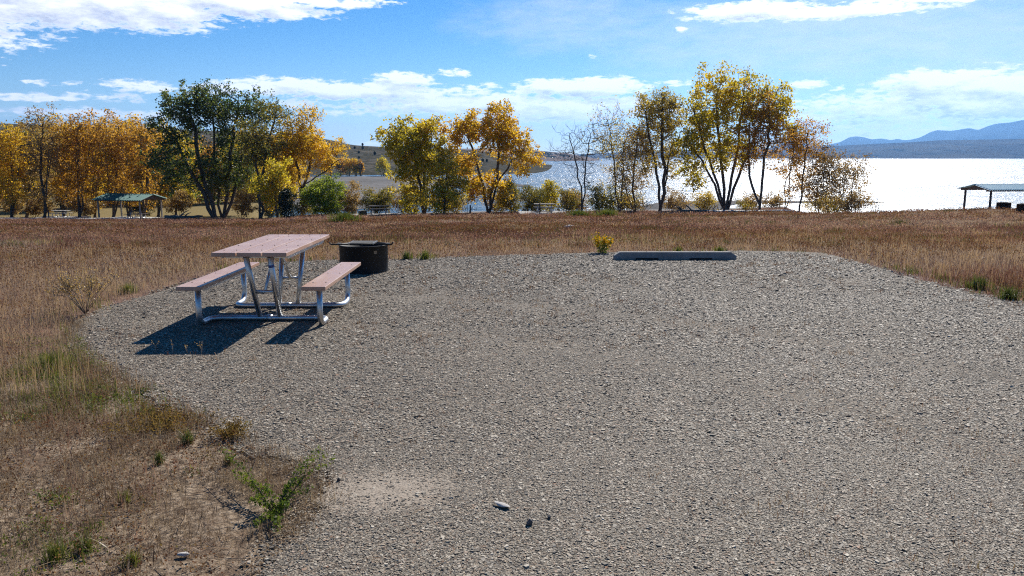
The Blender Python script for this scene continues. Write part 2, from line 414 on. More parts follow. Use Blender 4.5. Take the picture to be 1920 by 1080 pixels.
def stones():
    P, S = [], []
    def zone(y0, y1, dens, r0, r1, x0, x1):
        n = int((y1 - y0) * (x1 - x0) * dens)
        x = rng.uniform(x0, x1, n); y = rng.uniform(y0, y1, n)
        keep = np.abs(x) < .72 * y + 1.2
        x, y = x[keep], y[keep]
        ed = edge_dist(PADC, x, y); ins = inside(PADC, x, y)
        sd = np.where(ins, ed, -ed)
        dd = np.hypot(x + .66, (y - 3.92) * 1.5) + .35 * (fbm(x * 4, y * 4, 5) - .5)
        pr = np.clip(.55 + sd * 3.2, 0, 1) * np.clip((dd - .05) / .55, .15, 1)
        trk = np.minimum(np.abs(np.hypot(x + 3.5, y - 1.0) - 7.2), np.abs(np.hypot(x + 3.5, y - 1.0) - 8.9))
        pr = pr * np.clip(-.15 + 2.2 * fbm(x * .55, y * .55, 11), .22, 1) * (1 - .72 * np.exp(-(trk / .26) ** 2))
        k = rng.random(len(x)) < pr
        x, y = x[k], y[k]
        P.append(np.stack([x, y], 1)); S.append(np.exp(rng.normal(math.log((r0 + r1) / 2), .36, len(x))).clip(r0 * .5, r1 * 2.2))
    zone(2.2, 4.6, 22000, .0017, .0042, -3.0, 4.4)
    zone(4.6, 7.0, 12000, .0024, .0056, -5, 7)
    zone(7.0, 10.0, 6000, .0034, .0072, -6, 8)
    zone(10.0, 15.0, 2900, .0046, .009, -6, 8)
    P = np.concatenate(P); S = np.concatenate(S); n = len(P)
    base = np.array([[a, b, c] for a in (-1, 1) for b in (-1, 1) for c in (-1, 1)], float)
    V = base[None] * (1 + rng.uniform(-.55, .25, (n, 8, 3)))
    V[:, :, 2] *= rng.uniform(.22, .6, (n, 1)); V[:, :, 0] *= rng.uniform(.7, 1.5, (n, 1))
    a = rng.uniform(0, 6.28, n); tl = rng.normal(0, .2, n)
    ct, st = np.cos(tl)[:, None], np.sin(tl)[:, None]
    x, y, z = V[..., 0], V[..., 1] * ct - V[..., 2] * st, V[..., 1] * st + V[..., 2] * ct
    ca, sa = np.cos(a)[:, None], np.sin(a)[:, None]
    W = np.stack([x * ca - y * sa, x * sa + y * ca, z], -1) * S[:, None, None]
    W[..., 0] += P[:, :1]; W[..., 1] += P[:, 1:]
    W[..., 2] += (S * rng.uniform(-.12, .28, n))[:, None]
    q = np.array([(0, 1, 3, 2), (4, 6, 7, 5), (0, 4, 5, 1), (2, 3, 7, 6), (1, 5, 7, 3)])
    f = (q[None] + (np.arange(n) * 8)[:, None, None]).reshape(-1, 4)
    o = link('gravel', np_mesh('gravel', W.reshape(-1, 3), [f]), M['gravel_stone'])
    tag(o, 'loose grey and brown crushed stone covering the camp pad', 'gravel', kind='stuff')
    return n
NST = stones()

lk = MB(); lk.add([(-3500, 92, LAKE), (7000, 92, LAKE), (7000, 4700, LAKE), (-3500, 4700, LAKE)], [(0, 1, 2, 3)])
tag(lk.build('water', M['water']), kind='structure')
mud = [gnd(u, v, LAKE + .1)[:2] for u, v in [(520, 329), (640, 331), (730, 330), (840, 337), (920, 341), (992, 346.5), (985, 350), (850, 351.5), (790, 356), (760, 366), (715, 378), (690, 392), (520, 394)]]
tag(flat_sheet('mudflat', smooth_poly(mud, 6, .8, 4), LAKE + .08, M['mudflat'], .3), kind='structure')
bar = [gnd(u, v, LAKE + .1)[:2] for u, v in [(1170, 394), (1228, 380), (1330, 376), (1500, 376.6), (1655, 378), (1655, 379.2), (1500, 379.5), (1380, 381), (1340, 394)]]
tag(flat_sheet('sandbar', smooth_poly(bar, 6, .2, 5), LAKE + .1, M['mudflat'], .3), kind='structure')

def strip(name, pts, w, mat):                # a path laid along the ground
    pts = np.array(pts, float); n = 60
    t = np.linspace(0, len(pts) - 1, n); x = np.interp(t, range(len(pts)), pts[:, 0]); y = np.interp(t, range(len(pts)), pts[:, 1])
    dx, dy = np.gradient(x), np.gradient(y); l = np.hypot(dx, dy); nx, ny = -dy / l * w / 2, dx / l * w / 2
    A = np.stack([x + nx, y + ny, H(x, y) + .16], 1); B = np.stack([x - nx, y - ny, H(x, y) + .16], 1)
    V = np.concatenate([A, B, A - [0, 0, .35], B - [0, 0, .35]]); i = np.arange(n - 1)
    fs = [np.stack([i, i + 1, n + i + 1, n + i], 1)[:, ::-1], np.stack([i, 2 * n + i, 2 * n + i + 1, i + 1], 1), np.stack([n + i, n + i + 1, 3 * n + i + 1, 3 * n + i], 1)]
    return tag(link(name, np_mesh(name, V, fs), mat), kind='structure')
strip('path', [(-62, 80), (-50, 79), (-42, 77), (-36, 76.5)], 1.6, M['concrete'])
strip('path', [(17, 70), (26, 68), (34, 64), (40, 60)], 1.6, M['concrete'])

# ------------------------------------------------------------------ hills
def ridge(name, sky, D0, D1, zb, mat, rough=.12, ns=1.0, nx=260, nt=26, back=1.5, seed=0):
    u = np.linspace(sky[0][0], sky[-1][0], nx)
    v = np.interp(u, [p[0] for p in sky], [p[1] for p in sky])
    for _ in range(2): v[1:-1] = (v[:-2] + 2 * v[1:-1] + v[2:]) / 4
    az = np.array([math.atan2(ray(a, 294)[0], ray(a, 294)[1]) for a in u])
    el = np.array([azel(a, b)[1] for a, b in zip(u, v)])
    ts = np.concatenate([np.linspace(0, 1, nt), np.linspace(1, back, 6)[1:]])
    rows = []
    for t in ts:
        D = D0 + (D1 - D0) * t
        zr = EYE + np.tan(el) * D1
        s = t ** 1.15 if t <= 1 else 1 - ((t - 1) / (back - 1)) ** 1.3
        z = zb + (zr - zb) * s
        k = (az * D1 / ns); n = fbm(k * .02, np.full_like(k, t * 3.0), seed) - .47
        n2 = np.abs(fbm(k * .035 + 5, np.full_like(k, t * 1.2), seed + 9) - .47)
        z = z + (zr - zb) * rough * (n - .8 * n2) * 4 * t * max(0, (1 - t)) * 2 if t < 1 else z
        rows.append(np.stack([np.sin(az) * D, np.cos(az) * D, z], 1))
    V = np.array(rows); a, b, _ = V.shape
    i, j = np.meshgrid(np.arange(a - 1), np.arange(b - 1), indexing='ij')
    f = np.stack([i * b + j, i * b + j + 1, (i + 1) * b + j + 1, (i + 1) * b + j], -1).reshape(-1, 4)
    o = link(name, np_mesh(name, V.reshape(-1, 3), [f], flat=False), mat); tag(o, kind='structure')
    return V
hillV = ridge('hill', [(-900, 225), (-300, 228), (0, 231), (120, 236), (300, 243), (430, 246), (560, 254), (620, 262), (660, 272), (720, 275.5), (790, 277), (880, 281), (940, 289), (990, 301), (1040, 312)],
      345, 720, LAKE - .4, M['hill_near'], .10, 1.2)
ridge('hill', [(700, 283), (800, 280), (860, 278.5), (930, 279), (1000, 281.5), (1060, 287), (1110, 296), (1150, 304)], 1500, 2300, LAKE - .5, M['hill_mid'], .16, 4, seed=3)
ridge('hill', [(600, 296), (900, 295), (1000, 293), (1110, 288), (1200, 283.5), (1300, 280.5), (1450, 277.5), (1550, 274.5), (1620, 270.5), (1700, 267), (1760, 263), (1850, 261.5), (1920, 260), (2050, 256), (2300, 252), (2700, 262)],
      4050, 6000, LAKE - .5, M['hill_far'], .40, 9, seed=6, nx=420, nt=36)
ridge('mountain', [(1380, 290), (1440, 279), (1462, 268), (1478, 265), (1500, 270), (1545, 273), (1575, 266), (1590, 257), (1602, 255.5), (1616, 257), (1632, 261.5), (1650, 259.5), (1670, 263), (1680, 259.8), (1692, 263), (1705, 262), (1722, 258), (1740, 248),
      (1752, 244), (1780, 245.5), (1795, 243), (1812, 240), (1830, 244), (1845, 237), (1862, 232), (1890, 229.5), (1905, 226), (1925, 224), (1990, 216), (2080, 222), (2200, 232), (2400, 240), (2700, 262)],
      9500, 12500, LAKE - .5, M['mountain'], .55, 16, seed=8, nx=420, nt=40)

# ------------------------------------------------------------------ trees
def rhombs(P, size, seed, flat=.0):
    r = np.random.default_rng(seed); n = len(P)
    a = r.normal(size=(n, 3)); a /= np.linalg.norm(a, axis=1)[:, None]
    b = r.normal(size=(n, 3)); b -= a * (a * b).sum(1)[:, None]; b /= np.linalg.norm(b, axis=1)[:, None]
    s = size * r.uniform(.65, 1.35, n)[:, None]
    V = np.stack([P - a * s * .6, P + b * s * .42, P + a * s * .6, P - b * s * .42], 1)
    return V
def leaves_mesh(name, P, size, seed):
    V = rhombs(P, size, seed); f = np.arange(len(P) * 4).reshape(-1, 4)
    return np_mesh(name, V.reshape(-1, 3), [f])

def grow(att, stems, step, kill, it=120):
    nodes, par = [], []
    for s in stems:                          # stems: list of polylines (first point = root)
        prev = 0 if nodes else -1
        for a, b in zip(s, s[1:]):
            a, b = np.array(a), np.array(b); n = max(1, int(np.linalg.norm(b - a) / step))
            for k in range(n):
                if prev == -1 and k == 0: nodes.append(a); par.append(-1); prev = len(nodes) - 1
                nodes.append(a + (b - a) * (k + 1) / n); par.append(prev); prev = len(nodes) - 1
    nst = len(nodes)
    N = np.array(nodes); att = att.copy()
    zlim = np.array([s[0][2] for s in stems]).min()
    ok = np.ones(len(N), bool)
    for s in stems: pass
    zmax = N[:, 2].max(); ok = N[:, 2] > zlim + .22 * (zmax - zlim)
    D = np.linalg.norm(att[:, None] - N[None], axis=2); D[:, ~ok] = 1e9
    near = D.argmin(1); nd = D.min(1)
    for _ in range(it):
        if len(att) == 0: break
        u, inv = np.unique(near, return_inverse=True)
        dirs = att - N[near]; dirs /= np.linalg.norm(dirs, axis=1)[:, None] + 1e-9
        acc = np.zeros((len(u), 3)); np.add.at(acc, inv, dirs)
        acc += rng.normal(0, .25, acc.shape); acc /= np.linalg.norm(acc, axis=1)[:, None] + 1e-9
        new = N[u] + acc * step
        base = len(N); N = np.concatenate([N, new]); par += list(u)
        d = np.linalg.norm(att[:, None] - new[None], axis=2)
        k = d.argmin(1); dm = d.min(1); b = dm < nd
        near = np.where(b, base + k, near); nd = np.minimum(nd, dm)
        keep = nd > kill
        att, near, nd = att[keep], near[keep], nd[keep]
    return N, np.array(par), nst

def skin(N, par, rbase, rtip, name):
    n = len(N); ch = [[] for _ in range(n)]
    for i, p in enumerate(par):
        if p >= 0: ch[p].append(i)
    cnt = np.zeros(n)
    order = np.arange(n)[::-1]
    for i in order:
        if not ch[i]: cnt[i] = 1
        if par[i] >= 0: cnt[par[i]] += cnt[i]
    roots = np.where(par < 0)[0]
    mx = max(cnt[roots].max(), 2); pw = math.log(max(rbase / rtip, 1.5)) / math.log(mx)
    rad = rtip * cnt ** pw
    for rt in roots:                         # flare at the foot
        rad[rt] *= 1.3
    V, Fs, vi = [], [], {}
    def ring(p, t, r, k):
        u = np.cross(t, [0, 0, 1.0]) if abs(t[2]) < .9 else np.cross(t, [1.0, 0, 0])
        u /= np.linalg.norm(u) + 1e-9; w = np.cross(t, u)
        a = np.arange(k) * 2 * np.pi / k
        V.append(p + r * (np.cos(a)[:, None] * u + np.sin(a)[:, None] * w))
    cur = 0
    for i in range(n):
        p = par[i]
        if p < 0: continue
        t = N[i] - N[p]; L = np.linalg.norm(t); t = t / (L + 1e-9)
        k = 7 if rad[i] > .05 else (4 if rad[i] > .02 else 3)
        tp = N[p] - N[par[p]] if par[p] >= 0 else t
        tp = tp / (np.linalg.norm(tp) + 1e-9)
        main = max(ch[p], key=lambda q: cnt[q]) == i
        ring(N[p], (tp + t) / 2 if main else t, rad[p] if main else min(rad[p], rad[i] * 1.15), k)
        e = 1.0 if ch[i] else .45
        ring(N[i], t, rad[i] * e, k)
        a = np.arange(k)
        Fs.append(np.stack([cur + a, cur + (a + 1) % k, cur + k + (a + 1) % k, cur + k + a], 1)); cur += 2 * k
    return np_mesh(name, np.concatenate(V), [np.concatenate(Fs)], flat=False), rad, ch

def tree(kind, label, D, base, stems, blobs, leaf, nat=420, lpn=9, ls=.15, rb=.2, step=.42, spread=.2, bark='bark', group=None, bare_top=0.0, cat='tree', rtip=.011, foliage_r=.05, clump=.55, twig=2, twl=.30, shrink=.6):
    """base px; stems as pixel polylines; blobs (cx, cy, rx, ry[, weight]) in photo pixels, built at distance D with real depth."""
    z0 = None
    X0 = xat(base, D, -3.5); z0 = float(H(X0, D)); X0 = xat(base, D, z0)
    o = np.array([X0, D, z0]); seed = int(abs(base) * 7 + D)
    r = np.random.default_rng(seed); ppm = F / (D * CP)
    def loc(u, v, dy=0): return np.array([xat(u, D, zat(v, D)) - X0, dy, zat(v, D) - z0])
    st = []
    for s in stems:
        pl = [np.array([0, 0, -.15])]
        dy = r.normal(0, .5)
        for k, (u, v) in enumerate(s[1:]):
            q = loc(u, v, dy * (k + 1) / len(s)); pv = pl[-1]
            for t in (1 / 3, 2 / 3): pl.append(pv + (q - pv) * t + r.normal(0, .035 * np.linalg.norm(q - pv), 3) * [1, 1, .3])
            pl.append(q)
        st.append(pl)
    A = []
    wsum = sum(b[2] * b[3] * (b[4] if len(b) > 4 else 1) for b in blobs)
    for b in blobs:
        w = b[4] if len(b) > 4 else 1
        n = max(10, int(nat * b[2] * b[3] * w / wsum))
        c = loc(b[0], b[1]); rx, rz = [max(q_ / ppm - shrink, .5 * q_ / ppm) for q_ in b[2:4]]
        nc = max(3, n // 9)
        q = r.normal(size=(nc, 3)); q /= np.linalg.norm(q, axis=1)[:, None]; q *= (r.random(nc) ** .36)[:, None]
        cs = q * [rx, rx * .85, rz]
        pts = cs[r.integers(0, nc, n)] + r.normal(0, clump, (n, 3)) * [1, 1, 1]
        A.append(c + pts)
    A = np.concatenate(A); A = A[A[:, 2] > .35]
    N, par, nst = grow(A, st, step, step * .9)
    if twig:
        has = np.zeros(len(N), bool); has[par[par >= 0]] = True
        src = np.where((np.arange(len(N)) >= nst) & ((~has) | (r.random(len(N)) < .5)))[0]
        ctr = A.mean(0); ex, ep = [], list(par); cur = len(N)
        for i in src:
            d0 = N[i] - N[par[i]]; d0 = d0 / (np.linalg.norm(d0) + 1e-9)
            for _ in range(twig if not has[i] else 1):
                d = d0 + r.normal(0, .55, 3) + [0, 0, .25 if leaf and bare_top < .8 else .8]; d /= np.linalg.norm(d); p = N[i]; pi = i
                for _k in range(2):
                    p = p + d * twl * r.uniform(.6, 1.3); d = d + r.normal(0, .25, 3); d /= np.linalg.norm(d)
                    ex.append(p); ep.append(pi); pi = cur; cur += 1
        if ex: N = np.concatenate([N, np.array(ex)]); par = np.array(ep)
    me, rad, ch = skin(N, par, rb, rtip, kind + '_trunk')
    root = empty(kind, o); tag(root, label, cat, group)
    link('trunk', me, M[bark], root)
    if leaf:
        tips = np.where((rad < foliage_r) & (np.arange(len(N)) >= min(nst, len(N) - 1)))[0]
        if len(tips):
            zr = (N[tips, 2] - N[:, 2].min()) / np.ptp(N[:, 2])
            wgt = lpn * .95 * np.clip(1.5 - rad[tips] / foliage_r, .3, 1.5) * (1 - bare_top * np.clip((zr - .5) * 2, 0, 1)) * r.choice([.15, .6, 1.1, 2.2], len(tips))
            k = r.poisson(wgt)
            P = np.repeat(N[tips], k, 0); P = P + r.normal(0, spread, P.shape) * [1, 1, .85]
            link('crown', leaves_mesh(kind + '_crown', P, ls, seed), M[leaf], root)
    return root

TG = 'autumn trees along the lakeshore'; GG = 'dense autumn grove on the left'
# the pair of green cottonwoods and their neighbours
tree('cottonwood_tree', 'dark green cottonwood leaning left, directly right of the green roofed shelter', 82, 404, [[(404, 404), (385, 350), (365, 270), (350, 200)], [(396, 404), (368, 340), (330, 260)]],
     [(338, 235, 60, 75, 1.2), (355, 190, 45, 38, 1), (320, 310, 55, 60, .9), (370, 330, 60, 55, .8)], 'leaf_green', 620, 5.5, .18, .30, group=TG)
tree('cottonwood_tree', 'tall green cottonwood with forked trunk leaning right behind the picnic table', 84, 418, [[(416, 404), (424, 340), (440, 260), (448, 190)], [(420, 404), (402, 320), (400, 220)], [(418, 404), (450, 300), (480, 230)]],
     [(435, 215, 62, 55, 1.2), (400, 195, 35, 40), (485, 225, 38, 40), (430, 310, 60, 60, .8), (465, 290, 40, 45, .7)], 'leaf_green', 680, 5.5, .18, .28, group=TG)
tree('cottonwood_tree', 'slim olive tree with a forked trunk and half bare top', 78, 487, [[(487, 402), (487, 350), (481, 290), (478, 230)], [(489, 402), (489, 345), (500, 280), (520, 205)]],
     [(480, 260, 30, 50), (515, 215, 22, 28), (505, 290, 25, 40, .6)], 'leaf_olive', 300, 8, .15, .17, group=TG, bare_top=.6)
tree('cottonwood_tree', 'orange tree with long limb reaching right above the green willow bush', 82, 566, [[(566, 405), (563, 350), (555, 310), (545, 260)], [(568, 405), (568, 350), (585, 290), (580, 230)], [(566, 405), (572, 345), (605, 325), (635, 300)]],
     [(560, 265, 55, 52, 1.2), (575, 225, 35, 22, .6), (610, 290, 30, 32, .9), (535, 320, 35, 35), (520, 360, 25, 35, .7)], 'leaf_gold', 620, 11, .15, .22, group=TG, bare_top=.45)
tree('cottonwood_tree', 'low yellow tree standing left of the small dark juniper', 74, 520, [[(520, 404), (518, 370), (512, 340)]],
     [(515, 350, 28, 36)], 'leaf_yellow', 160, 14, .16, .10, group=TG)
tree('cottonwood_tree', 'full yellow green tree left of the two lobed orange tree', 74, 795, [[(795, 402), (790, 350), (780, 300), (770, 250)], [(797, 402), (795, 340), (805, 280), (808, 245)]],
     [(772, 265, 46, 48, 1.3), (800, 290, 30, 50), (765, 320, 35, 35), (770, 365, 28, 22, .5), (805, 240, 20, 22, .7)], 'leaf_yellow', 620, 10.5, .18, .19, group=TG)
tree('cottonwood_tree', 'small yellow tree tucked against the full yellow green tree', 72, 832, [[(828, 402), (832, 360), (838, 320)]],
     [(838, 330, 24, 42), (825, 375, 26, 22), (850, 355, 18, 25, .6)], 'leaf_yellow', 280, 13, .14, .10, group=TG)
tree('cottonwood_tree', 'orange tree with two rounded lobes on a spread fork', 75, 916, [[(914, 402), (908, 360), (895, 310), (880, 265)], [(918, 402), (925, 350), (935, 300), (935, 245)], [(918, 402), (930, 350), (960, 300), (985, 290)]],
     [(880, 250, 34, 26, 1.1), (932, 245, 36, 34, 1.3), (965, 275, 28, 28, .9), (985, 300, 16, 16, .8), (895, 350, 25, 32, .5), (935, 350, 25, 25, .4), (875, 300, 25, 22, .5)], 'leaf_gold', 560, 10.5, .17, .20, group=TG)
tree('bare_tree', 'small leafless tree right of the distant picnic table by the shore', 74, 1091, [[(1091, 402), (1090, 350), (1078, 300), (1070, 268)], [(1092, 402), (1096, 340), (1102, 290), (1108, 258)]],
     [(1075, 285, 25, 32), (1102, 280, 25, 35), (1090, 330, 30, 25, .5)], None, 240, 0, rb=.085, step=.34, group=TG, rtip=.009, clump=.9, twig=3, twl=.4)
tree('bare_tree', 'half bare tall tree with fine upright twigs and sparse lower leaves', 78, 1162, [[(1160, 402), (1155, 340), (1148, 280), (1142, 235)], [(1163, 402), (1168, 330), (1170, 270)]],
     [(1145, 255, 26, 38), (1170, 290, 22, 40), (1160, 345, 22, 30, .6)], 'leaf_bronze', 360, 2.6, .12, .09, group=TG, step=.36, rtip=.009, bare_top=.85, clump=.9, twig=3, twl=.4)
tree('cottonwood_tree', 'thin brown leaved tree left of the tall olive tree', 77, 1192, [[(1190, 402), (1188, 330), (1195, 260)], [(1180, 402), (1172, 350), (1165, 320)]],
     [(1195, 275, 24, 45), (1175, 340, 25, 35, .7), (1200, 340, 18, 30, .5)], 'leaf_tan', 300, 6, .12, .10, group=TG)
tree('cottonwood_tree', 'tall olive brown tree with rounded plume crown left of the largest tree', 76, 1236, [[(1236, 402), (1236, 350), (1222, 280), (1210, 210)], [(1238, 402), (1243, 340), (1240, 270), (1240, 195)], [(1236, 402), (1250, 330), (1262, 260)]],
     [(1222, 215, 38, 48, 1.3), (1247, 225, 34, 54, 1.1), (1215, 290, 25, 32, .5), (1255, 300, 22, 40, .5)], 'leaf_bronze', 520, 7.5, .14, .22, group=TG)
tree('cottonwood_tree', 'largest multi trunked yellow tree on the shore with open crown', 74, 1362, [[(1358, 403), (1345, 345), (1320, 280), (1300, 210)], [(1360, 403), (1355, 330), (1345, 240), (1345, 170)], [(1364, 403), (1372, 330), (1385, 240), (1395, 170)], [(1368, 403), (1385, 330), (1420, 240), (1460, 165)], [(1355, 403), (1325, 320), (1290, 265), (1272, 235)]],
     [(1330, 205, 54, 60, 1.1), (1395, 195, 48, 52, 1.1), (1448, 190, 40, 45, .9), (1300, 270, 38, 50, .9), (1365, 280, 50, 50, .6), (1305, 330, 30, 30, .4), (1475, 235, 18, 14, .5), (1345, 158, 20, 18, .5)], 'leaf_yellow', 950, 6.5, .17, .26, group=TG)
tree('cottonwood_tree', 'rust orange tree with twin slim trunks against the largest tree', 72, 1424, [[(1420, 402), (1412, 350), (1405, 290), (1410, 230)], [(1426, 402), (1428, 340), (1440, 270), (1440, 220)]],
     [(1420, 235, 38, 48, 1.2), (1445, 260, 22, 45, .8), (1405, 290, 32, 30, .8)], 'leaf_rust', 420, 7, .13, .15, group=TG)
tree('young_poplar', 'pink orange sapling with slender leaning stems right of the twin trunked tree', 73, 1470, [[(1465, 402), (1472, 340), (1485, 280)], [(1470, 402), (1482, 330), (1492, 270)]],
     [(1487, 278, 16, 28), (1478, 310, 14, 25, .6)], 'leaf_rust', 150, 7, .12, .055, group=TG, rtip=.009)
tree('young_poplar', 'taller orange sapling with rounded top beside the lake', 72, 1498, [[(1498, 402), (1503, 350), (1508, 290), (1512, 250)]],
     [(1512, 265, 22, 30), (1495, 350, 18, 28, .5), (1520, 310, 12, 22, .5)], 'leaf_rust', 190, 8, .12, .075, group=TG, rtip=.009)
for u, tops, lab in ((1532, (300, 330), 'thin leaved thicket of brown stems, left end of the lakeside thicket'), (1552, (292, 325), 'thicket clump of brown stems in the middle of the lakeside thicket'), (1572, (300, 335), 'brushy clump of brown stems at the right end of lakeside thicket')):
    tree('thicket_shrub', lab, 71, u, [[(u - 3 + k * 3, 402), (u - 8 + k * 9, 350), (u - 10 + k * 13, tops[0] + 12)] for k in range(3)],
         [(u + 2, tops[0] + 22, 15, 22), (u, tops[1] + 20, 17, 30, .8)], 'leaf_tan', 190, 6, .11, .04, group='lakeside thicket', cat='shrub', rtip=.008)
tree('young_poplar', 'lone sparse sapling right of the thicket against bright water', 71, 1592, [[(1588, 402), (1598, 350), (1605, 305)]],
     [(1606, 318, 11, 22), (1598, 370, 18, 22, .8)], 'leaf_tan', 110, 7, .11, .04, group=TG, rtip=.008)

# the grove on the left
GV = [(-40, 250, 60, 92, 'leaf_gold'), (22, 222, 48, 90, 'leaf_gold'), (50, 235, 40, 100, 'leaf_olive'), (82, 198, 34, 88, 'leaf_tan'), (118, 222, 40, 97, 'leaf_gold'), (148, 212, 38, 90, 'leaf_rust'), (178, 210, 40, 98, 'leaf_gold'),
      (212, 208, 40, 88, 'leaf_rust'), (242, 212, 42, 92, 'leaf_gold'), (268, 225, 34, 87, 'leaf_rust'), (296, 230, 38, 100, 'leaf_gold'), (330, 258, 40, 102, 'leaf_yellow'), (455, 265, 45, 104, 'leaf_yellow'), (528, 285, 40, 100, 'leaf_gold')]
GL = ['broad golden tree at the very left edge of the grove', 'rounded golden tree near the left end of the grove', 'olive tree set back in the grove between golden ones',
      'half bare grey topped tree, tallest at the left of the grove', 'golden tree set back right of the grey topped tree', 'rust coloured tree with feathery top, in the grove left of the shelter', 'golden tree behind the grove rising over the left end of the shelter roof',
      'rust orange tree right behind the shelter roof', 'golden tree with arching limbs behind the shelter ridge', 'slim rust tree with bare leader above the right end of the shelter', 'golden tree far back between shelter and green cottonwoods', 'yellow tree glowing behind the leaning green cottonwood',
      'yellow tree set far back behind the forked green cottonwood', 'golden tree set far back behind the slim olive tree']
RU = [('brown understory bush at far left of the grove', 20, 30), ('brown understory bush between left grove trunks', 66, 26), ('dark understory bush left of the shelter', 160, 28), ('olive understory bush behind the shelter posts', 262, 30), ('dark understory bush between shelter and cottonwoods', 335, 40), ('dark understory bush behind the forked cottonwood', 452, 46), ('low olive bush under the slim olive tree', 505, 30)]
for (u, top, rx, D, lf), lab in zip(GV, GL):
    k = rng.uniform(-14, 14); b = 405
    tree('grove_tree', lab, D, u, [[(u, b), (u + k * .5, 350), (u + k, 290), (u + k * .6, top + 30)], [(u + 2, b), (u - k, 340), (u - 1.6 * k, 280)], [(u - 1, b), (u + k + 12, 330), (u + k + 20, 270)]],
         [(u + k * .5, top + 38, rx * .75, 34, 1), (u, (top + 390) / 2 - 18, rx, 62, 1.2), (u, 350, rx * .9, 32, .55)], lf, 470, 9.5 if lf != 'leaf_tan' else 6, .17, .19, group=GG, bare_top=.55 if lf in ('leaf_rust', 'leaf_tan') else .35, step=.5, spread=.26)

BK = ['dim golden tree deep in the grove, far left', 'dim rust tree deep in the grove, second from left', 'dim golden tree deep in the grove, third from left', 'dim olive tree deep in the grove, fourth from left', 'dim golden tree deep in the grove, fifth from left', 'dim rust tree deep in the grove, sixth from left',
      'dim golden tree deep in the grove, seventh from left', 'dim olive tree deep in the grove, eighth from left', 'dim golden tree deep in the grove behind shelter', 'dim yellow tree deep in the grove behind the green cottonwoods', 'dim golden tree deep in the grove, second from its right end', 'dim yellow tree at the right end deep in the grove']
for i, lab in enumerate(BK):
    u = -25 + i * 46 + rng.uniform(-8, 8); top = rng.uniform(238, 262); D = 118 + rng.uniform(-6, 22); k = rng.uniform(-10, 10)
    tree('grove_tree', lab, D, u, [[(u, 398), (u + k, 330), (u + k * 1.6, top + 35)], [(u, 398), (u - k - 12, 330), (u - k * 1.5 - 16, 285)], [(u, 398), (u + 18, 335)]],
         [(u, top + 45, 34, 42, 1), (u, 335, 40, 45, 1.2), (u + 4, 372, 34, 20, .6)], ['leaf_gold', 'leaf_rust', 'leaf_gold', 'leaf_olive'][i % 4], 380, 8, .22, .22, group=GG, step=.62, spread=.5, twl=.4)
# shoreline bushes
BG = 'bushes along the lakeshore'
def bush(kind, label, D, u, base_v, w, h, leaf, nat=150, lpn=12, ls=.10, bark='twig', group=BG, nst=5, fill=1.0):
    stems = [[(u + (k - nst / 2) * 1.2, base_v), (u + (k - (nst - 1) / 2) * w * .22, base_v - h * .45), (u + (k - (nst - 1) / 2) * w * .36, base_v - h * .8)] for k in range(nst)]
    return tree(kind, label, D, u, stems, [(u, base_v - h * .55, w / 2, h * .46, 1), (u, base_v - h * .25, w * .42, h * .25, .4 * fill)], leaf, nat, lpn, ls, .045, step=.26, spread=.16, bark=bark, group=group, cat='bush', rtip=.006, foliage_r=.04, clump=.25, twl=.16, shrink=.15)
bush('willow_bush', 'rounded bright green willow bush below the orange tree', 72, 606, 405, 74, 72, 'leaf_lime', 420, 16, .10)
bush('juniper_shrub', 'small dark juniper at the foot of the low yellow tree', 72, 538, 404, 22, 46, 'leaf_juniper', 120, 22, .09)
bush('willow_bush', 'dark olive bush under the orange tree trunk', 78, 577, 405, 40, 34, 'leaf_olive', 130, 9, .10)
bush('willow_bush', 'tan willow bush right of the bright green willow', 74, 655, 403, 42, 52, 'leaf_tan', 220, 12, .10)
bush('willow_bush', 'wide olive willow bush behind the dark picnic table', 76, 708, 403, 62, 50, 'leaf_olive', 280, 10, .10)
bush('willow_bush', 'thin grey brush left of the full yellow tree trunk', 78, 748, 403, 36, 34, 'leaf_tan', 140, 5, .09)
bush('willow_bush', 'leafless grey brush left of the two lobed orange tree', 74, 876, 403, 34, 46, None, 150, 0, .09, 'bark_pale')
bush('willow_bush', 'olive willow bush just right of the two lobed orange tree', 76, 958, 403, 46, 58, 'leaf_olive', 240, 9, .10)
bush('willow_bush', 'olive willow bush behind left end of the white picnic table', 75, 996, 402, 48, 52, 'leaf_olive', 240, 8, .10)
bush('willow_bush', 'narrow yellow bush above right end of the white picnic table', 74, 1033, 402, 24, 60, 'leaf_yellow', 130, 10, .11)
bush('willow_bush', 'olive bush between white picnic table and small leafless tree', 75, 1062, 402, 42, 50, 'leaf_olive', 220, 9, .10)
bush('willow_bush', 'brown leaved bush right of the small leafless tree', 74, 1120, 402, 34, 60, 'leaf_olive', 170, 7, .10)
bush('willow_bush', 'low tan brush between tall olive tree and largest tree', 74, 1282, 402, 26, 44, 'leaf_tan', 110, 4, .09)
bush('willow_bush', 'low dark brush at the foot of the brown leaved tree', 73, 1205, 402, 30, 26, 'leaf_tan', 90, 4, .09)
bush('willow_bush', 'dark brush right against the largest tree trunk', 72, 1392, 403, 22, 24, 'leaf_olive', 80, 6, .09)
bush('willow_bush', 'grey green brush under the lone sapling', 70, 1602, 399, 50, 28, 'leaf_tan', 190, 6, .09)
bush('willow_bush', 'tiny sparse shrub alone at the right against the water', 70, 1640, 396, 14, 24, None, 40, 0, .08, 'bark')
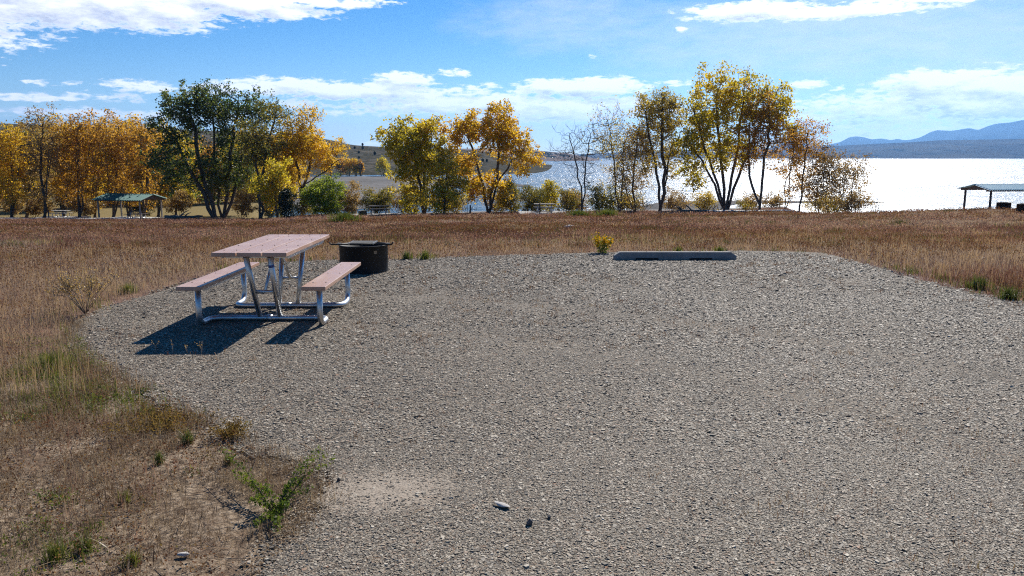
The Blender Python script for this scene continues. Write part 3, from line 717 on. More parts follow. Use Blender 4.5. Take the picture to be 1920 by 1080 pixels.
UB = [('dark brown brush between the two right willows and the white table', 935, 44, 44, 'leaf_tan'), ('olive brush filling in behind the white picnic table', 1015, 46, 46, 'leaf_olive'), ('brown brush left of the small leafless tree', 1080, 36, 40, 'leaf_tan'), ('olive brush below the half bare tall tree', 1145, 46, 48, 'leaf_olive'),
      ('bronze brush at the foot of the tall olive brown tree, left side', 1180, 36, 34, 'leaf_bronze'), ('grey brown brush at the foot of the tall olive brown tree, right side', 1258, 32, 36, 'leaf_tan'), ('yellowish brush on the left side of the largest trunk', 1320, 40, 40, 'leaf_bronze'), ('brown brush between the largest and the twin trunked tree', 1405, 30, 36, 'leaf_tan'), ('sparse brush right of the twin trunked tree', 1448, 34, 34, 'leaf_tan'), ('dark low brush at the foot of the lakeside thicket', 1545, 70, 34, 'leaf_bronze'), ('olive brush left of the full yellow green tree', 770, 34, 40, 'leaf_olive'), ('dark brush at the foot of the small yellow tree', 850, 40, 38, 'leaf_bronze')]
for lab, u, w_, h, lf in UB: bush('willow_bush', lab, 78 + (u % 7) * .6, u, 402, w_, h, lf, 230, 7, .10, nst=7)
for lab, u, h in RU: bush('understory_bush', lab, 96, u, 402, 52, h, 'leaf_olive' if 'olive' in lab else 'leaf_tan', 150, 9, .12)
# far golden trees at the foot of the hill
FG = 'small far trees at the foot of the hill'
FL = ['far golden tree, left end of the row below the hill', 'far amber tree second in the row below the hill', 'far pale orange tree third in the row below the hill', 'far golden tree at right end of the row below the hill', 'far rust tree standing apart right of the row', 'far yellow tree half hidden by the full yellow green tree']
for (u, top, w, lf), lab in zip([(622, 292, 26, 'leaf_gold'), (640, 296, 22, 'leaf_rust'), (655, 297, 22, 'leaf_gold'), (668, 302, 14, 'leaf_gold'), (676, 300, 12, 'leaf_rust'), (718, 292, 22, 'leaf_yellow')], FL):
    D = 335; b = 330
    X = xat(u, D, LAKE); P0 = (X, D, LAKE + .1); ppm = F / D; hh = (b - top) / ppm
    root = empty('far_tree', P0); tag(root, lab, 'tree', FG)
    t = MB(); r2 = np.random.default_rng(int(u))
    for k in range(5):
        q = r2.normal(0, .9, 2); t.tube([(q[0] * .4, q[1] * .3, 0), (q[0], q[1], hh * .45), (q[0] * 1.8, q[1] * 1.5, hh * .85)], [.16, .1, .04], 5)
    t.build('trunk', M['bark_pale'], root)
    n = 1500; q = r2.normal(size=(n, 3)); q /= np.linalg.norm(q, axis=1)[:, None]; q *= (r2.random(n) ** .4)[:, None]
    c = r2.normal(0, .4, (22, 3)); q = q * .55 + c[r2.integers(0, 22, n)]
    P = q * [w / 2 / ppm, w / 2 / ppm, hh * .36] + [0, 0, hh * .6]
    P = P[P[:, 2] > hh * .12]
    link('crown', leaves_mesh('far_crown', P, .42, int(u)), M[lf], root)

# junipers dotted on the hillside
HJ = []
hv = hillV.reshape(-1, 3)
for _ in range(400):
    p = hv[rng.integers(len(hv))]
    px = 960 + F * p[0] / (p[1] * CP)
    if 600 < px < 960 and p[2] > LAKE + 3 and np.hypot(p[0], p[1]) < 722: HJ.append((p, px))
    if len(HJ) >= 34: break
jm = []
for k in range(3):
    n = 420; q = rng.normal(size=(n, 3)); q /= np.linalg.norm(q, axis=1)[:, None]; q *= (rng.random(n) ** .4)[:, None]
    me = leaves_mesh('juniper', np.concatenate([q * [1.2, 1.2, 1.5] + [0, 0, 1.5]]), .5, k); me.materials.append(M['leaf_juniper']); jm.append(me)
for i, (p, px) in enumerate(HJ):
    o = link('hill_juniper', jm[i % 3], None, None, p); s = rng.uniform(.35, .85); o.scale = (s, s, s)
    tag(o, 'small dark juniper dotted on the far grey hillside', 'juniper', 'junipers dotted on the hillside')
# far dark woods on the second hill: one mass
n = 5200; u = rng.uniform(840, 1118, n); tt = rng.random(n); vv = 284 + tt * 17 + np.clip((u - 1000) / 100, 0, 1) * 4
kk = (fbm(u * .05, vv * .35, 4) + .25 * np.abs(u - 985) / 140 * -1 + rng.normal(0, .05, n)) > .36; u, vv = u[kk], vv[kk]
DD = 1560 + (304 - vv) / 20 * 640
z = np.array([zat(b, d) for b, d in zip(vv, DD)]); x = np.array([xat(a, d, c) for a, d, c in zip(u, DD, z)])
tag(link('distant_woods', leaves_mesh('distant_woods', np.stack([x, DD - 12, z], 1), 3.4, 3), M['leaf_juniper']), 'dark strip of far woods on the low hill across the lake', 'woods', kind='stuff')

# ------------------------------------------------------------------ grass
def blades(name, x, y, z, h, w, mat, seed, lean=.35, label=None, cat='grass', kind='stuff', parent=None, loc=None):
    r = np.random.default_rng(seed); n = len(x)
    a = r.uniform(0, 6.283, n); d = np.stack([np.cos(a), np.sin(a), 0 * a], 1); s = np.stack([-np.sin(a), np.cos(a), 0 * a], 1)
    tw = r.uniform(0, 6.283, n); s = s * np.cos(tw)[:, None] + d * np.sin(tw)[:, None]
    L = np.abs(r.normal(0, lean, n)).clip(0, 1.3)
    B = np.stack([x, y, z], 1); hh = np.asarray(h)[:, None]; ww = np.asarray(w)[:, None] * .5
    up = np.array([0, 0, 1.0])
    m = B + up * hh * .55 * np.cos(L * .5)[:, None] + d * hh * .55 * np.sin(L * .5)[:, None]
    t = m + up * hh * .5 * np.cos(L * 1.4)[:, None] + d * hh * .5 * np.sin(L * 1.4)[:, None]
    V = np.stack([B - s * ww, B + s * ww, m - s * ww * .8, m + s * ww * .8, t], 1).reshape(-1, 3)
    k = (np.arange(n) * 5)[:, None]
    me = np_mesh(name, V, [k + np.array([[0, 1, 3, 2]]), k + np.array([[2, 3, 4]])])
    o = link(name, me, M[mat], parent, loc)
    if kind: tag(o, label, cat, kind=kind)
    return o
def tufts(x, y, nb, spread, seed):
    r = np.random.default_rng(seed)
    X = np.repeat(x, nb); Y = np.repeat(y, nb); s = np.repeat(np.broadcast_to(spread, x.shape), nb)
    return X + r.normal(0, 1, len(X)) * s, Y + r.normal(0, 1, len(X)) * s
def field(n, y0, y1, amax=.78):
    y = np.exp(rng.uniform(math.log(y0), math.log(y1), n)); x = rng.uniform(-amax, amax, n) * (y + 2)
    ins = inside(PADC, x, y); ed = edge_dist(PADC, x, y)
    k = ~ins & (ed > rng.random(n) ** 2 * .35)
    return x[k], y[k], ed[k]
def on_path(x, y):
    p1 = np.interp(x, [-62, -50, -42, -36], [80, 79, 77, 76.5]); p2 = np.interp(x, [17, 26, 34, 40], [70, 68, 64, 60])
    return ((y > p1 - 3) & (y < p1 + 1.1) & (x < -35)) | ((y > p2 - 3) & (y < p2 + 1.1) & (x > 16) & (x < 41))

x, y, ed = field(150000, 6.2, 84)
zone = .6 * fbm(x * .10, y * .13, 21) + .4 * fbm(x * .5, y * .6, 25); keep = (H(x, y) > -5.6) & ~on_path(x, y)
lowz = np.clip((6.8 - y) * .5, 0, 1) * (x < 0); keep &= rng.random(len(x)) > lowz
x, y, ed, zone = x[keep], y[keep], ed[keep], zone[keep]
dry = zone + rng.normal(0, .03, len(x)) > .46
pale = fbm(x * .08, y * .14, 33) + .16 * np.clip(x / 25, -.3, 1) * np.clip(y / 30, 0, 1) + rng.normal(0, .04, len(x)) > .56
for nm, sel, mt, hh in (('dry_grass', dry & ~pale, 'grass_dry', .105), ('dark_grass', ~dry & ~pale, 'grass_dark', .12), ('pale_grass', pale, 'grass_pale', .10)):
    X, Y = tufts(x[sel], y[sel], 5, .05 + y[sel] * .003, 3)
    h = hh * rng.uniform(.5, 1.35, len(X)) * (.75 + .7 * fbm(X * .5, Y * .35, 8)) * np.clip(Y / 60, 0, 1) ** .0
    h = h * np.where(Y > 60, 1.25, 1.0) * np.clip(.45 + edge_dist(PADC, X, Y) * 1.0, .45, 1)
    blades(nm, X, Y, H(X, Y) - .01, h, np.maximum(.0035, Y * .00055) * rng.uniform(.7, 1.3, len(X)), mt, 5, .95,
           {'dry_grass': 'pale reddish dry grass covering the sloping field', 'pale_grass': 'pale mauve straw grass patches in the sloping field', 'dark_grass': 'dark red brown dry grass patches in the sloping field'}[nm])
x, y, ed = field(30000, 6.5, 82)
k = (fbm(x * .3, y * .35, 91) > .36) & (H(x, y) > -5.6) & ~on_path(x, y) & (ed > .25); x, y = x[k], y[k]
for nm, sel, mt, lb in (('brown_forbs', fbm(x * .15, y * .2, 92) < .52, 'weed_red', 'dark reddish low forbs scattered through the dry field'), ('straw_forbs', fbm(x * .15, y * .2, 92) >= .52, 'grass_dry', 'straw coloured low forbs scattered through the dry field')):
    xx, yy = x[sel], y[sel]; r9 = np.random.default_rng(3); nl = 16
    X = np.repeat(xx, nl); Y = np.repeat(yy, nl); P = np.stack([X + r9.normal(0, .09 + Y * .002), Y + r9.normal(0, .09 + Y * .002), 0 * X], 1); P[:, 2] = H(P[:, 0], P[:, 1]) + .16 * r9.random(len(X)) * np.repeat(r9.uniform(.5, 1.5, len(xx)), nl)
    V = rhombs(P, .02, 77); c = V.mean(1, keepdims=True); V = c + (V - c) * np.clip(Y / 15, .6, 4)[:, None, None]
    o = link(nm, np_mesh(nm, V.reshape(-1, 3), [np.arange(len(P) * 4).reshape(-1, 4)]), M[mt]); tag(o, lb, 'forbs', kind='stuff')
for nm, mt, cnt, y0, y1, hh, lb, sd_ in (('olive_tussocks', 'grass_olive', 420, 16, 78, .17, 'dull olive grass tussocks dotted through the sloping field', 5), ('straw_tussocks', 'grass_tan', 420, 12, 78, .15, 'straw tussocks dotted through the sloping field', 6), ('dark_tussocks', 'grass_dark', 460, 14, 80, .17, 'dark rusty tussocks dotted through the sloping field', 7), ('red_tussocks', 'grass_dry', 700, 60, 82, .26, 'taller rusty grass in a band before the lakeshore trees', 8)):
    x, y, ed = field(cnt, y0, y1); k = (H(x, y) > -5.6) & ~on_path(x, y) & (ed > .5); x, y = x[k], y[k]
    X, Y = tufts(x, y, 70, .11 + .0028 * y, sd_); blades(nm, X, Y, H(X, Y), hh * rng.uniform(.4, 1.2, len(X)), np.maximum(.004, Y * .0006), mt, sd_, .6, lb)
# pale seed stalks standing above the dry grass close by
x, y, ed = field(9000, 5.5, 30)
k = (fbm(x * .35, y * .3, 31) > .45) & (ed < 6); x, y = x[k], y[k]
X, Y = tufts(x, y, 5, .06, 9)
blades('seed_stalks', X, Y, H(X, Y), rng.uniform(.08, .28, len(X)), np.maximum(.0026, Y * .00034), 'grass_tan', 6, .3, 'pale straw coloured seed stalks standing over the dry grass')
# green grass rim of the pad and green patches
x, y, ed = field(26000, 5.0, 60)
k = ((ed < .45) & (fbm(x * .8, y * .8, 41) > .40) & (y < 16) & ((x > -3) | (y > 8.3) | (rng.random(len(x)) < .22))) | ((fbm(x * .12, y * .16, 42) > .58) & (rng.random(len(x)) < .7)); x, y = x[k], y[k]
X, Y = tufts(x, y, 5, .04, 10)
blades('green_grass', X, Y, H(X, Y), rng.uniform(.05, .15, len(X)), np.maximum(.004, Y * .0006), 'grass_green', 7, .6, 'short green grass along the pad edge and in field patches')
# near ground at lower left: litter, low weeds
n = 130000
x = rng.uniform(-5.5, 0, n); y = rng.uniform(1.6, 8.2, n)
sd = np.where(inside(PADC, x, y), -1, 1) * edge_dist(PADC, x, y)
mat_ = fbm(x * 2.2, y * 2.2, 51); k = (sd > -.12 * rng.random(n)) & (rng.random(n) < np.clip((mat_ - .40) * 6, .06, 1)); x, y = x[k], y[k]
X, Y = tufts(x, y, 2, .03, 11); n = len(X)
blades('straw_litter', X, Y, H(X, Y) + .004, rng.uniform(.02, .13, n) * rng.random(n) ** .4, rng.uniform(.0012, .0036, n), 'litter', 8, 1.25, 'broken straw and dead stems littering bare soil beside the pad')
def leafy(name, x, y, nl, spread, hgt, size, mat, seed, label=None, cat='weeds', kind='stuff', parent=None):
    r = np.random.default_rng(seed); X = np.repeat(x, nl); Y = np.repeat(y, nl); s = np.repeat(np.broadcast_to(spread, x.shape), nl); hh = np.repeat(np.broadcast_to(hgt, x.shape), nl)
    P = np.stack([X + r.normal(0, 1, len(X)) * s, Y + r.normal(0, 1, len(X)) * s, 0 * X], 1); P[:, 2] = H(P[:, 0], P[:, 1]) + .004 + hh * r.random(len(X)) ** 1.4
    o = link(name, leaves_mesh(name, P, size, seed), M[mat], parent)
    if kind: tag(o, label, cat, kind=kind)
    return o
n = 3600; x = rng.uniform(-5.5, -.6, n); y = rng.uniform(1.7, 7.5, n)
sd = np.where(inside(PADC, x, y), -1, 1) * edge_dist(PADC, x, y); q = fbm(x * 1.3, y * 1.3, 61)
k = (sd > -.05) & (q > .38) & (rng.random(n) < .75) & (np.hypot(x + 1.16, y - 3.75) > .6); xr, yr = x[k], y[k]
leafy('red_weeds', xr, yr, 22, .05, .085, .010, 'weed_red', 12, 'low reddish brown weeds creeping over the bare soil')
k = (sd > -.05) & (q < .55) & (fbm(x * 1.1 + 7, y * 1.1, 71) > .46) & (np.hypot(x + 1.16, y - 3.65) > .75); xg, yg = x[k], y[k]
leafy('green_weeds', xg, yg, 22, .035, .035, .011, 'weed_green', 13, 'low green weeds creeping over the bare soil')
X, Y = tufts(xg, yg, 6, .03, 14); blades('short_grass', X, Y, H(X, Y), rng.uniform(.02, .08, len(X)), rng.uniform(.002, .004, len(X)), 'grass_green', 15, .7, 'short scattered green grass on bare soil beside the pad')
# sprigs growing through the gravel
n = 3000; x = rng.uniform(-5, 8, n); y = rng.uniform(2.6, 14.4, n); k = inside(PADC, x, y) & (fbm(x * .8, y * .8, 81) + .12 * (rng.random(n) - .5) > .47); x, y = x[k], y[k]
X, Y = tufts(x, y, 9, .03, 16); blades('dry_sprigs', X, Y, 0 * X, rng.uniform(.012, .055, len(X)), np.maximum(.0022, Y * .0004), 'weed_red', 17, .7, 'tiny dry reddish sprigs growing through the gravel', 'sprigs')

n = 1500; x = rng.uniform(-5.5, -.3, n); y = rng.uniform(1.8, 7.6, n); k = ~inside(PADC, x, y) | (rng.random(n) < .1); x, y = x[k], y[k]; n = len(x)
a = rng.uniform(0, np.pi, n); L = rng.uniform(.03, .11, n); r0 = rng.uniform(.0012, .003, n); V = []
dx, dy = np.cos(a) * L, np.sin(a) * L; nx, ny = -np.sin(a) * r0, np.cos(a) * r0; z = H(x, y) + rng.uniform(.006, .03, n); dz = rng.normal(0, .22, n) * L
V = np.stack([np.stack([x - dx - nx, y - dy - ny, z - dz], 1), np.stack([x - dx + nx, y - dy + ny, z - dz], 1), np.stack([x + nx, y + ny, z + .008], 1), np.stack([x - nx, y - ny, z + .008], 1), np.stack([x + dx + nx, y + dy + ny, z + dz], 1), np.stack([x + dx - nx, y + dy - ny, z + dz], 1)], 1).reshape(-1, 3)
kk = (np.arange(n) * 6)[:, None]
tag(link('fallen_stems', np_mesh('fallen_stems', V, [kk + np.array([[0, 1, 2, 3]]), kk + np.array([[3, 2, 4, 5]])]), M['grass_tan']), 'pale dead stems lying flat on the bare soil', 'stems', kind='stuff')
n = 900; x = rng.uniform(-5.5, -.3, n); y = rng.uniform(1.8, 8, n); k = ~inside(PADC, x, y) & (fbm(x * 1.5, y * 1.5, 57) > .45) & (np.hypot(x + 1.16, y - 3.75) > .6); x, y = x[k], y[k]
X, Y = tufts(x, y, 14, .035, 19); blades('dead_tufts', X, Y, H(X, Y), rng.uniform(.04, .15, len(X)), rng.uniform(.0016, .0034, len(X)), 'grass_dry', 20, .8, 'small dead rust coloured tufts standing on the bare soil')
# single plants
def grass_clump(u, v, w, h, label, mat='grass_green', nb=140, group='green tufts around the pad', kind='grass_tuft', cat='grass tuft'):
    gx, gy, _ = gnd(u, v); r = np.random.default_rng(int(u + v)); z = float(H(gx, gy)) if not inside(PADC, np.array(gx), np.array(gy)) else 0
    a = r.uniform(0, 6.283, nb); q = np.abs(r.normal(0, w * .16, nb))
    o = blades(kind, q * np.cos(a), q * np.sin(a), 0 * q, h * r.uniform(.5, 1.15, nb), np.full(nb, max(.003, gy * .0007)), mat, int(u * 3 + v), .75, kind=None)
    o.location = (gx, gy, z); tag(o, label, cat, group); return o
grass_clump(763, 486, .3, .16, 'small green tuft just right of the fire ring, left of a pair')
grass_clump(797, 486, .42, .17, 'wider green tuft at pad edge right of the fire ring')
grass_clump(105, 1046, .2, .12, 'spiky green tuft at the bottom left on bare soil')
grass_clump(160, 1030, .12, .09, 'small green tuft beside the spiky tuft at bottom left')
grass_clump(235, 938, .1, .07, 'bright green leafy tuft on bare soil above the spiky tufts')
grass_clump(248, 1055, .12, .07, 'flat green tuft near bottom edge left of the pale stone')
grass_clump(352, 828, .12, .10, 'green tuft at the pad edge below the reddish weed mound')
grass_clump(298, 866, .10, .08, 'small dull green tuft on bare soil below the weed mound')
grass_clump(100, 690, .6, .17, 'large green and straw clump at the left pad corner', nb=420)
grass_clump(240, 548, .4, .14, 'green clump at pad edge left of the picnic table', nb=200)
grass_clump(430, 868, .1, .07, 'small green tuft left of the sprawling weed')
grass_clump(1835, 540, .5, .2, 'green clump on the right edge of the pad', nb=260)
grass_clump(1890, 560, .5, .2, 'bright green clump at the far right pad edge', nb=260)
grass_clump(1272, 470, .35, .16, 'green tuft behind the concrete parking stop, left one')
grass_clump(1350, 470, .35, .16, 'green tuft behind the concrete parking stop, right one')
for u, v, D, lab in ((1137, 409, 55, 'round lime green bush out in the dry field'), (1085, 409, 57, 'flat olive green bush in the field left of lime bush'), (648, 428, 42, 'green tussock in the field behind the fire ring')):
    z = float(H(xat(u, D, -2.5), D)); gx = xat(u, D, z); r = np.random.default_rng(u); nb = 900
    a = r.uniform(0, 6.283, nb); q = np.abs(r.normal(0, .32, nb))
    o = blades('field_bush', q * np.cos(a) * 1.3, q * np.sin(a), 0 * q, r.uniform(.25, .6, nb), np.full(nb, .03), 'grass_green', u, .5, kind=None)
    o.location = (gx, D, z); tag(o, lab, 'bush', 'low green bushes in the field')

def stem_plant(kind, label, base, stems, leafm, lsize, lper, cat, stemm='twig', rad=.003, spread=.02, flowers=None, fsize=.02, leaf_from=.1, group=None):
    """stems: list of polylines relative to the base"""
    root = empty(kind, base); tag(root, label, cat, group); mb = MB(); P, FP = [], []
    for s in stems:
        s = [Vector(p) for p in s]; n = len(s); mb.tube(s, [rad * (1 - .7 * i / (n - 1)) for i in range(n)], 5)
        for i in range(n - 1):
            for t in np.linspace(0, 1, 12):
                p = s[i].lerp(s[i + 1], t); fr = (i + t) / (n - 1)
                if fr > leaf_from: P += [(*p,)] * lper
                if flowers and fr > .72: FP += [(*p,)] * flowers
    mb.build('stem', M[stemm], root)
    P = np.array(P) + rng.normal(0, spread, (len(P), 3)); P[:, 2] = np.maximum(P[:, 2], .004)
    link('foliage', leaves_mesh(kind + '_foliage', P, lsize, 5), M[leafm], root)
    if FP: link('blossom', leaves_mesh(kind + '_blossom', np.array(FP) + rng.normal(0, spread * 1.1, (len(FP), 3)), fsize, 6), M['flower_yellow'], root)
    return root
# the sprawling weed in front
bx, by, _ = gnd(515, 968)
st = []
for (u, v, hz) in [(418, 868, .12), (455, 905, .08), (600, 872, .13), (625, 880, .1), (560, 915, .08), (470, 950, .07), (540, 960, .06), (500, 930, .09), (580, 930, .07), (440, 890, .05), (520, 990, .03), (480, 985, .03), (606, 895, .16)]:
    ex, ey, _ = gnd(u, v + 12); st.append([(0, 0, .01), ((ex - bx) * .5, (ey - by) * .5, hz * .8 + .02), (ex - bx, ey - by, hz)])
stem_plant('sprawling_weed', 'sprawling green weed with long V shaped stems at the gravel edge', (bx, by, 0), st, 'weed_green', .012, 6, 'weed', 'twig', .003, .011, leaf_from=.03)
gx, gy, _ = gnd(300, 800); st = [[(0, 0, 0), (a * .15, b * .14, .05), (a * .34, b * .3, .065 + .035 * c)] for a, b, c in rng.uniform(-1, 1, (20, 3))]
stem_plant('weed_mound', 'low spreading olive brown weed mound at the left pad edge', (gx, gy, -.01), st, 'weed_rust', .011, 6, 'weed', 'twig', .002, .022)
gx, gy, _ = gnd(435, 818); st = [[(0, 0, 0), (a * .06, b * .05, .04), (a * .14, b * .1, .06 + .03 * c)] for a, b, c in rng.uniform(-1, 1, (14, 3))]
stem_plant('weed_mound', 'small yellowish weed mound at the pad edge above the sprawling weed', (gx, gy, -.005), st, 'weed_rust', .010, 5, 'weed', 'twig', .002, .016)
gx, gy, _ = gnd(160, 588)
st = [[(0, 0, 0), (a * .16, b * .12, .22), (a * .30 + c * .05, b * .24, .34 + .12 * c)] for a, b, c in rng.uniform(-1, 1, (24, 3))]
for q in list(st):
    for _ in range(3):
        t = rng.uniform(.2, .9); m = [q[1][i] * (1 - t) + q[2][i] * t for i in range(3)]; d = rng.normal(0, .07, 3); st.append([m, [m[0] + d[0] * .5, m[1] + d[1] * .5, m[2] + .05], [m[0] + d[0], m[1] + d[1], m[2] + .08 + abs(d[2])]])
stem_plant('twiggy_weed', 'twiggy grey brown weed bush at the left pad edge', (gx, gy, -.01), st, 'leaf_tan', .013, 1, 'weed', 'bark_pale', .0032, .02, leaf_from=.3)
gx, gy, _ = gnd(1128, 474)
st = [[(0, 0, 0), (a * .10, b * .08, .16), (a * .17, b * .12, .30 + .10 * c)] for a, b, c in rng.uniform(-1, 1, (9, 3))]
stem_plant('wildflower', 'yellow flowering weed left of the concrete parking stop', (gx, gy, -.05), st, 'weed_green', .028, 2, 'wildflower', 'twig', .005, .03, flowers=6, fsize=.03)
# little dry stalks in the table's shadow
for i, (u, v, lab) in enumerate([(291, 661, 'pale dry stalk at the left edge of the table shadow'), (325, 664, 'forked pale stalk in the table shadow, second from left'), (352, 664, 'pale dry stalk in the middle of the table shadow'), (378, 665, 'bushy pale stalk near the shadow front edge')]):
    gx, gy, _ = gnd(u, v); st = [[(0, 0, 0), (rng.normal(0, .012), .0, .05), (rng.normal(0, .022), 0, rng.uniform(.06, .15))] for _ in range((2, 1, 2, 3)[i])]
    stem_plant('dry_stalk', lab, (gx, gy, 0), st, 'leaf_tan', .007, 1, 'dry stalk', 'post_wood', .0016, .004, leaf_from=.5, group='dry stalks in the table shadow')

def rock(name, label, loc, dims, mat, rz=0, cat='stone', seed=0, group=None):
    bm = bmesh.new(); bmesh.ops.create_icosphere(bm, subdivisions=3, radius=1); r = random.Random(seed)
    pl = [(Vector((r.gauss(0, 1), r.gauss(0, 1), r.gauss(0, .7))).normalized(), r.uniform(.55, .9)) for _ in range(12)]
    for v in bm.verts:
        for nrm, d in pl:
            k = v.co.dot(nrm) - d
            if k > 0: v.co -= nrm * k
        v.co = Vector((v.co.x * dims[0], v.co.y * dims[1], v.co.z * dims[2]))
    me = bpy.data.meshes.new(name); bm.to_mesh(me); bm.free()
    o = link(name, me, M[mat], None, loc); o.rotation_euler = (0, 0, rz); return tag(o, label, cat, group)
g0 = gnd(942, 951); rock('flat_stone', 'long flat pale stone lying on the gravel', (g0[0], g0[1], .012), (.058, .02, .009), 'stone_pale', R(-38), seed=2)
g0 = gnd(345, 1040); rock('flat_stone', 'whitish stone on bare soil near the bottom edge', (g0[0], g0[1], .003), (.03, .018, .008), 'stone_pale', .2, seed=3)
g0 = gnd(992, 985); rock('dark_clod', 'blackish clod on gravel below the long flat stone', (g0[0], g0[1], .012), (.018, .02, .02), 'stone_dark', .2, 'clod', 4)
g0 = gnd(1030, 972); rock('dark_clod', 'small blackish pebble right of the clod', (g0[0], g0[1], .008), (.011, .012, .012), 'stone_dark', .2, 'clod', 5)
g0 = gnd(635, 902); rock('dark_clod', 'dark pebble on the edge of the dusty patch', (g0[0], g0[1], .008), (.012, .012, .011), 'stone_dark', .2, 'clod', 6)
D = 26; z = float(H(xat(1066, D, 0), D)); rock('field_rock', 'low pale rock half hidden in the dry field', (xat(1066, D, z), D, z + .02), (.26, .15, .12), 'stone_pale', .1, 'rock', 7)

# ------------------------------------------------------------------ picnic table
def picnic_table():
    cx = -2.545
    root = empty('picnic_table', (cx, 8.61, 0)); tag(root, 'brown plank picnic table with bent galvanised pipe frame on the gravel', 'picnic table')
    L, T = 1.86, .04; zt, zs = .785, .452
    def plank(name, x, z, w, boltys):
        b = MB().box((x, 0, z - T / 2), (w, L, T)).build(name, M['plank'], root, bevel=.005)
        for yy in boltys:
            for dx in (-w * .27, w * .27):
                q = MB().lathe([(.0085, -.004), (.0085, .002), (.006, .0045), (.0001, .005)], 10, (x + dx, yy + rng.normal(0, .006), z)); q.build('bolt', M['bolt'], b)
    for k in (-1, 0, 1): plank('tabletop_plank', k * .247, zt, .234, (-.72, -.28, .28, .72))
    for s in (-1, 1): plank('seat_plank', s * .61, zs, .238, (-.66, 0, .66))
    pr = .03
    for s in (-1, 1):                                   # near and far frames
        yp, yb = s * .70, s * .36
        zc = zs - T
        path = fillet([(-.61, yp * .98, zc), (-.61, yp, pr), (-.61, yb, pr), (.61, yb, pr), (.61, yp, pr), (.61, yp * .98, zc)], .13)
        MB().tube(path, pr, 16).build('frame', M['galv'], root)
        for k in (-1, 1):
            leg = MB().tube([(k * .105, yb, pr * 1.6), (k * .12, s * .66, zt - T - .03)], pr * .93, 14).build('leg', M['galv'], root)
            if s < 0 and k > 0:
                a, b2 = Vector((k * .105, yb, pr * 1.6)), Vector((k * .12, s * .66, zt - T - .03))
                MB().tube([a.lerp(b2, .84), a.lerp(b2, .88)], pr * .93 + .0015, 14).build('tape_band', M['blue_tape'], leg)
        f = .42; yc = yb + (s * .66 - yb) * f; zc2 = pr * 1.6 + (zt - T - .03 - pr * 1.6) * f
        MB().tube([(-.11, yc, zc2), (.11, yc, zc2)], .019, 10).build('crossbar', M['galv'], root)
        MB().tube([(0, yc - s * .01, zc2), (0, s * .05, zt - T - .02)], .017, 10).build('brace', M['galv'], root)
        ang = MB(); ang.box((0, s * .66, zt - T - .0035), (.66, .07, .005)); ang.box((0, s * .66 + .032, zt - T - .028), (.66, .005, .044)); ang.build('top_bracket', M['galv'], root)
        MB().tube([(-.03, yb, pr), (.03, yb, pr)], pr + .004, 14).build('sleeve', M['galv'], root)
        for k in (-1, 1):
            MB().box((k * .61, yp * .98, zc - .004), (.2, .08, .006)).build('seat_bracket', M['galv'], root)
    MB().box((0, 0, zt - T - .003), (.66, .06, .006)).build('top_bracket', M['galv'], root)
    for k in (-1, 1):
        r1 = MB(); r1.box((k * .33, 0, zt - T - .022), (.005, 1.5, .034)); r1.build('top_rail', M['galv'], root)
        r2 = MB(); r2.box((k * .61 - .05, 0, zs - T - .025), (.005, 1.34, .038)); r2.box((k * .61 + .05, 0, zs - T - .025), (.005, 1.34, .038)); r2.build('seat_rail', M['galv'], root)
    return root
picnic_table()

# ------------------------------------------------------------------ fire ring
def fire_ring(loc, label, rad=.36, h=.43, detail=True, rz=0, group='steel fire rings'):
    root = empty('fire_ring', loc, rz); tag(root, label, 'fire ring', group)
    MB().lathe([(rad, -.05), (rad, h - .012), (rad + .006, h - .01), (rad + .006, h), (rad - .012, h), (rad - .012, .02), (.001, .02)], 64).build('ring_body', M['black_steel'], root)
    a = MB(); a.lathe([(rad - .02, .05), (rad * .5, .08), (.001, .06)], 24); a.build('ash_bed', M['ash'], root)
    gz = h + .022
    gr = MB(); w, d0, d1 = .34, -.20, .16
    gr.box((0, (d0 + d1) / 2, gz - .012), (w, d1 - d0, .004))
    for k in range(19): xx = -w / 2 + w * k / 18; gr.tube([(xx, d0, gz), (xx, d1, gz + .012)], .006, 6)
    for yy in (d0, d1): gr.tube([(-w / 2, yy, gz), (w / 2, yy, gz)], .009, 8)
    grate = gr.build('grate', M['black_steel'], root)
    for k in (-1, 1):
        MB().box((k * (w / 2 + .012), (d0 + d1) / 2 - .01, gz + .006), (.012, d1 - d0 + .03, .02)).build('grate_edge', M['steel_edge'], grate)
        MB().tube(fillet([(k * .18, d0 + .02, gz - .004), (k * .45, d0 + .02, gz - .006), (k * .475, d0 + .02, gz + .03)], .02), .011, 8).build('handle', M['black_steel'], grate)
        MB().box((k * (rad + .005), 0, h + .008), (.05, .10, .02)).build('hinge', M['black_steel'], root)
    if detail: MB().box((rad * .62, -rad * .79, h - .09), (.05, .006, .045), R(38)).build('tag_plate', M['tag_tan'], root)
    return root
fire_ring((-2.23, 11.96, 0), 'black steel fire ring with grate behind the picnic table', h=.405)
D = 50; z = float(H(xat(1881, D, -1.5), D)); fire_ring((xat(1881, D, z), D, z + .12), 'black fire ring on the knoll crest below the right shelter', .40, .38, False)
D = 40; z = float(H(xat(1922, D, -1.1), D)); fire_ring((xat(1922, D, z), D, z + .06), 'black fire ring cut by the right picture edge', .40, .42, False)

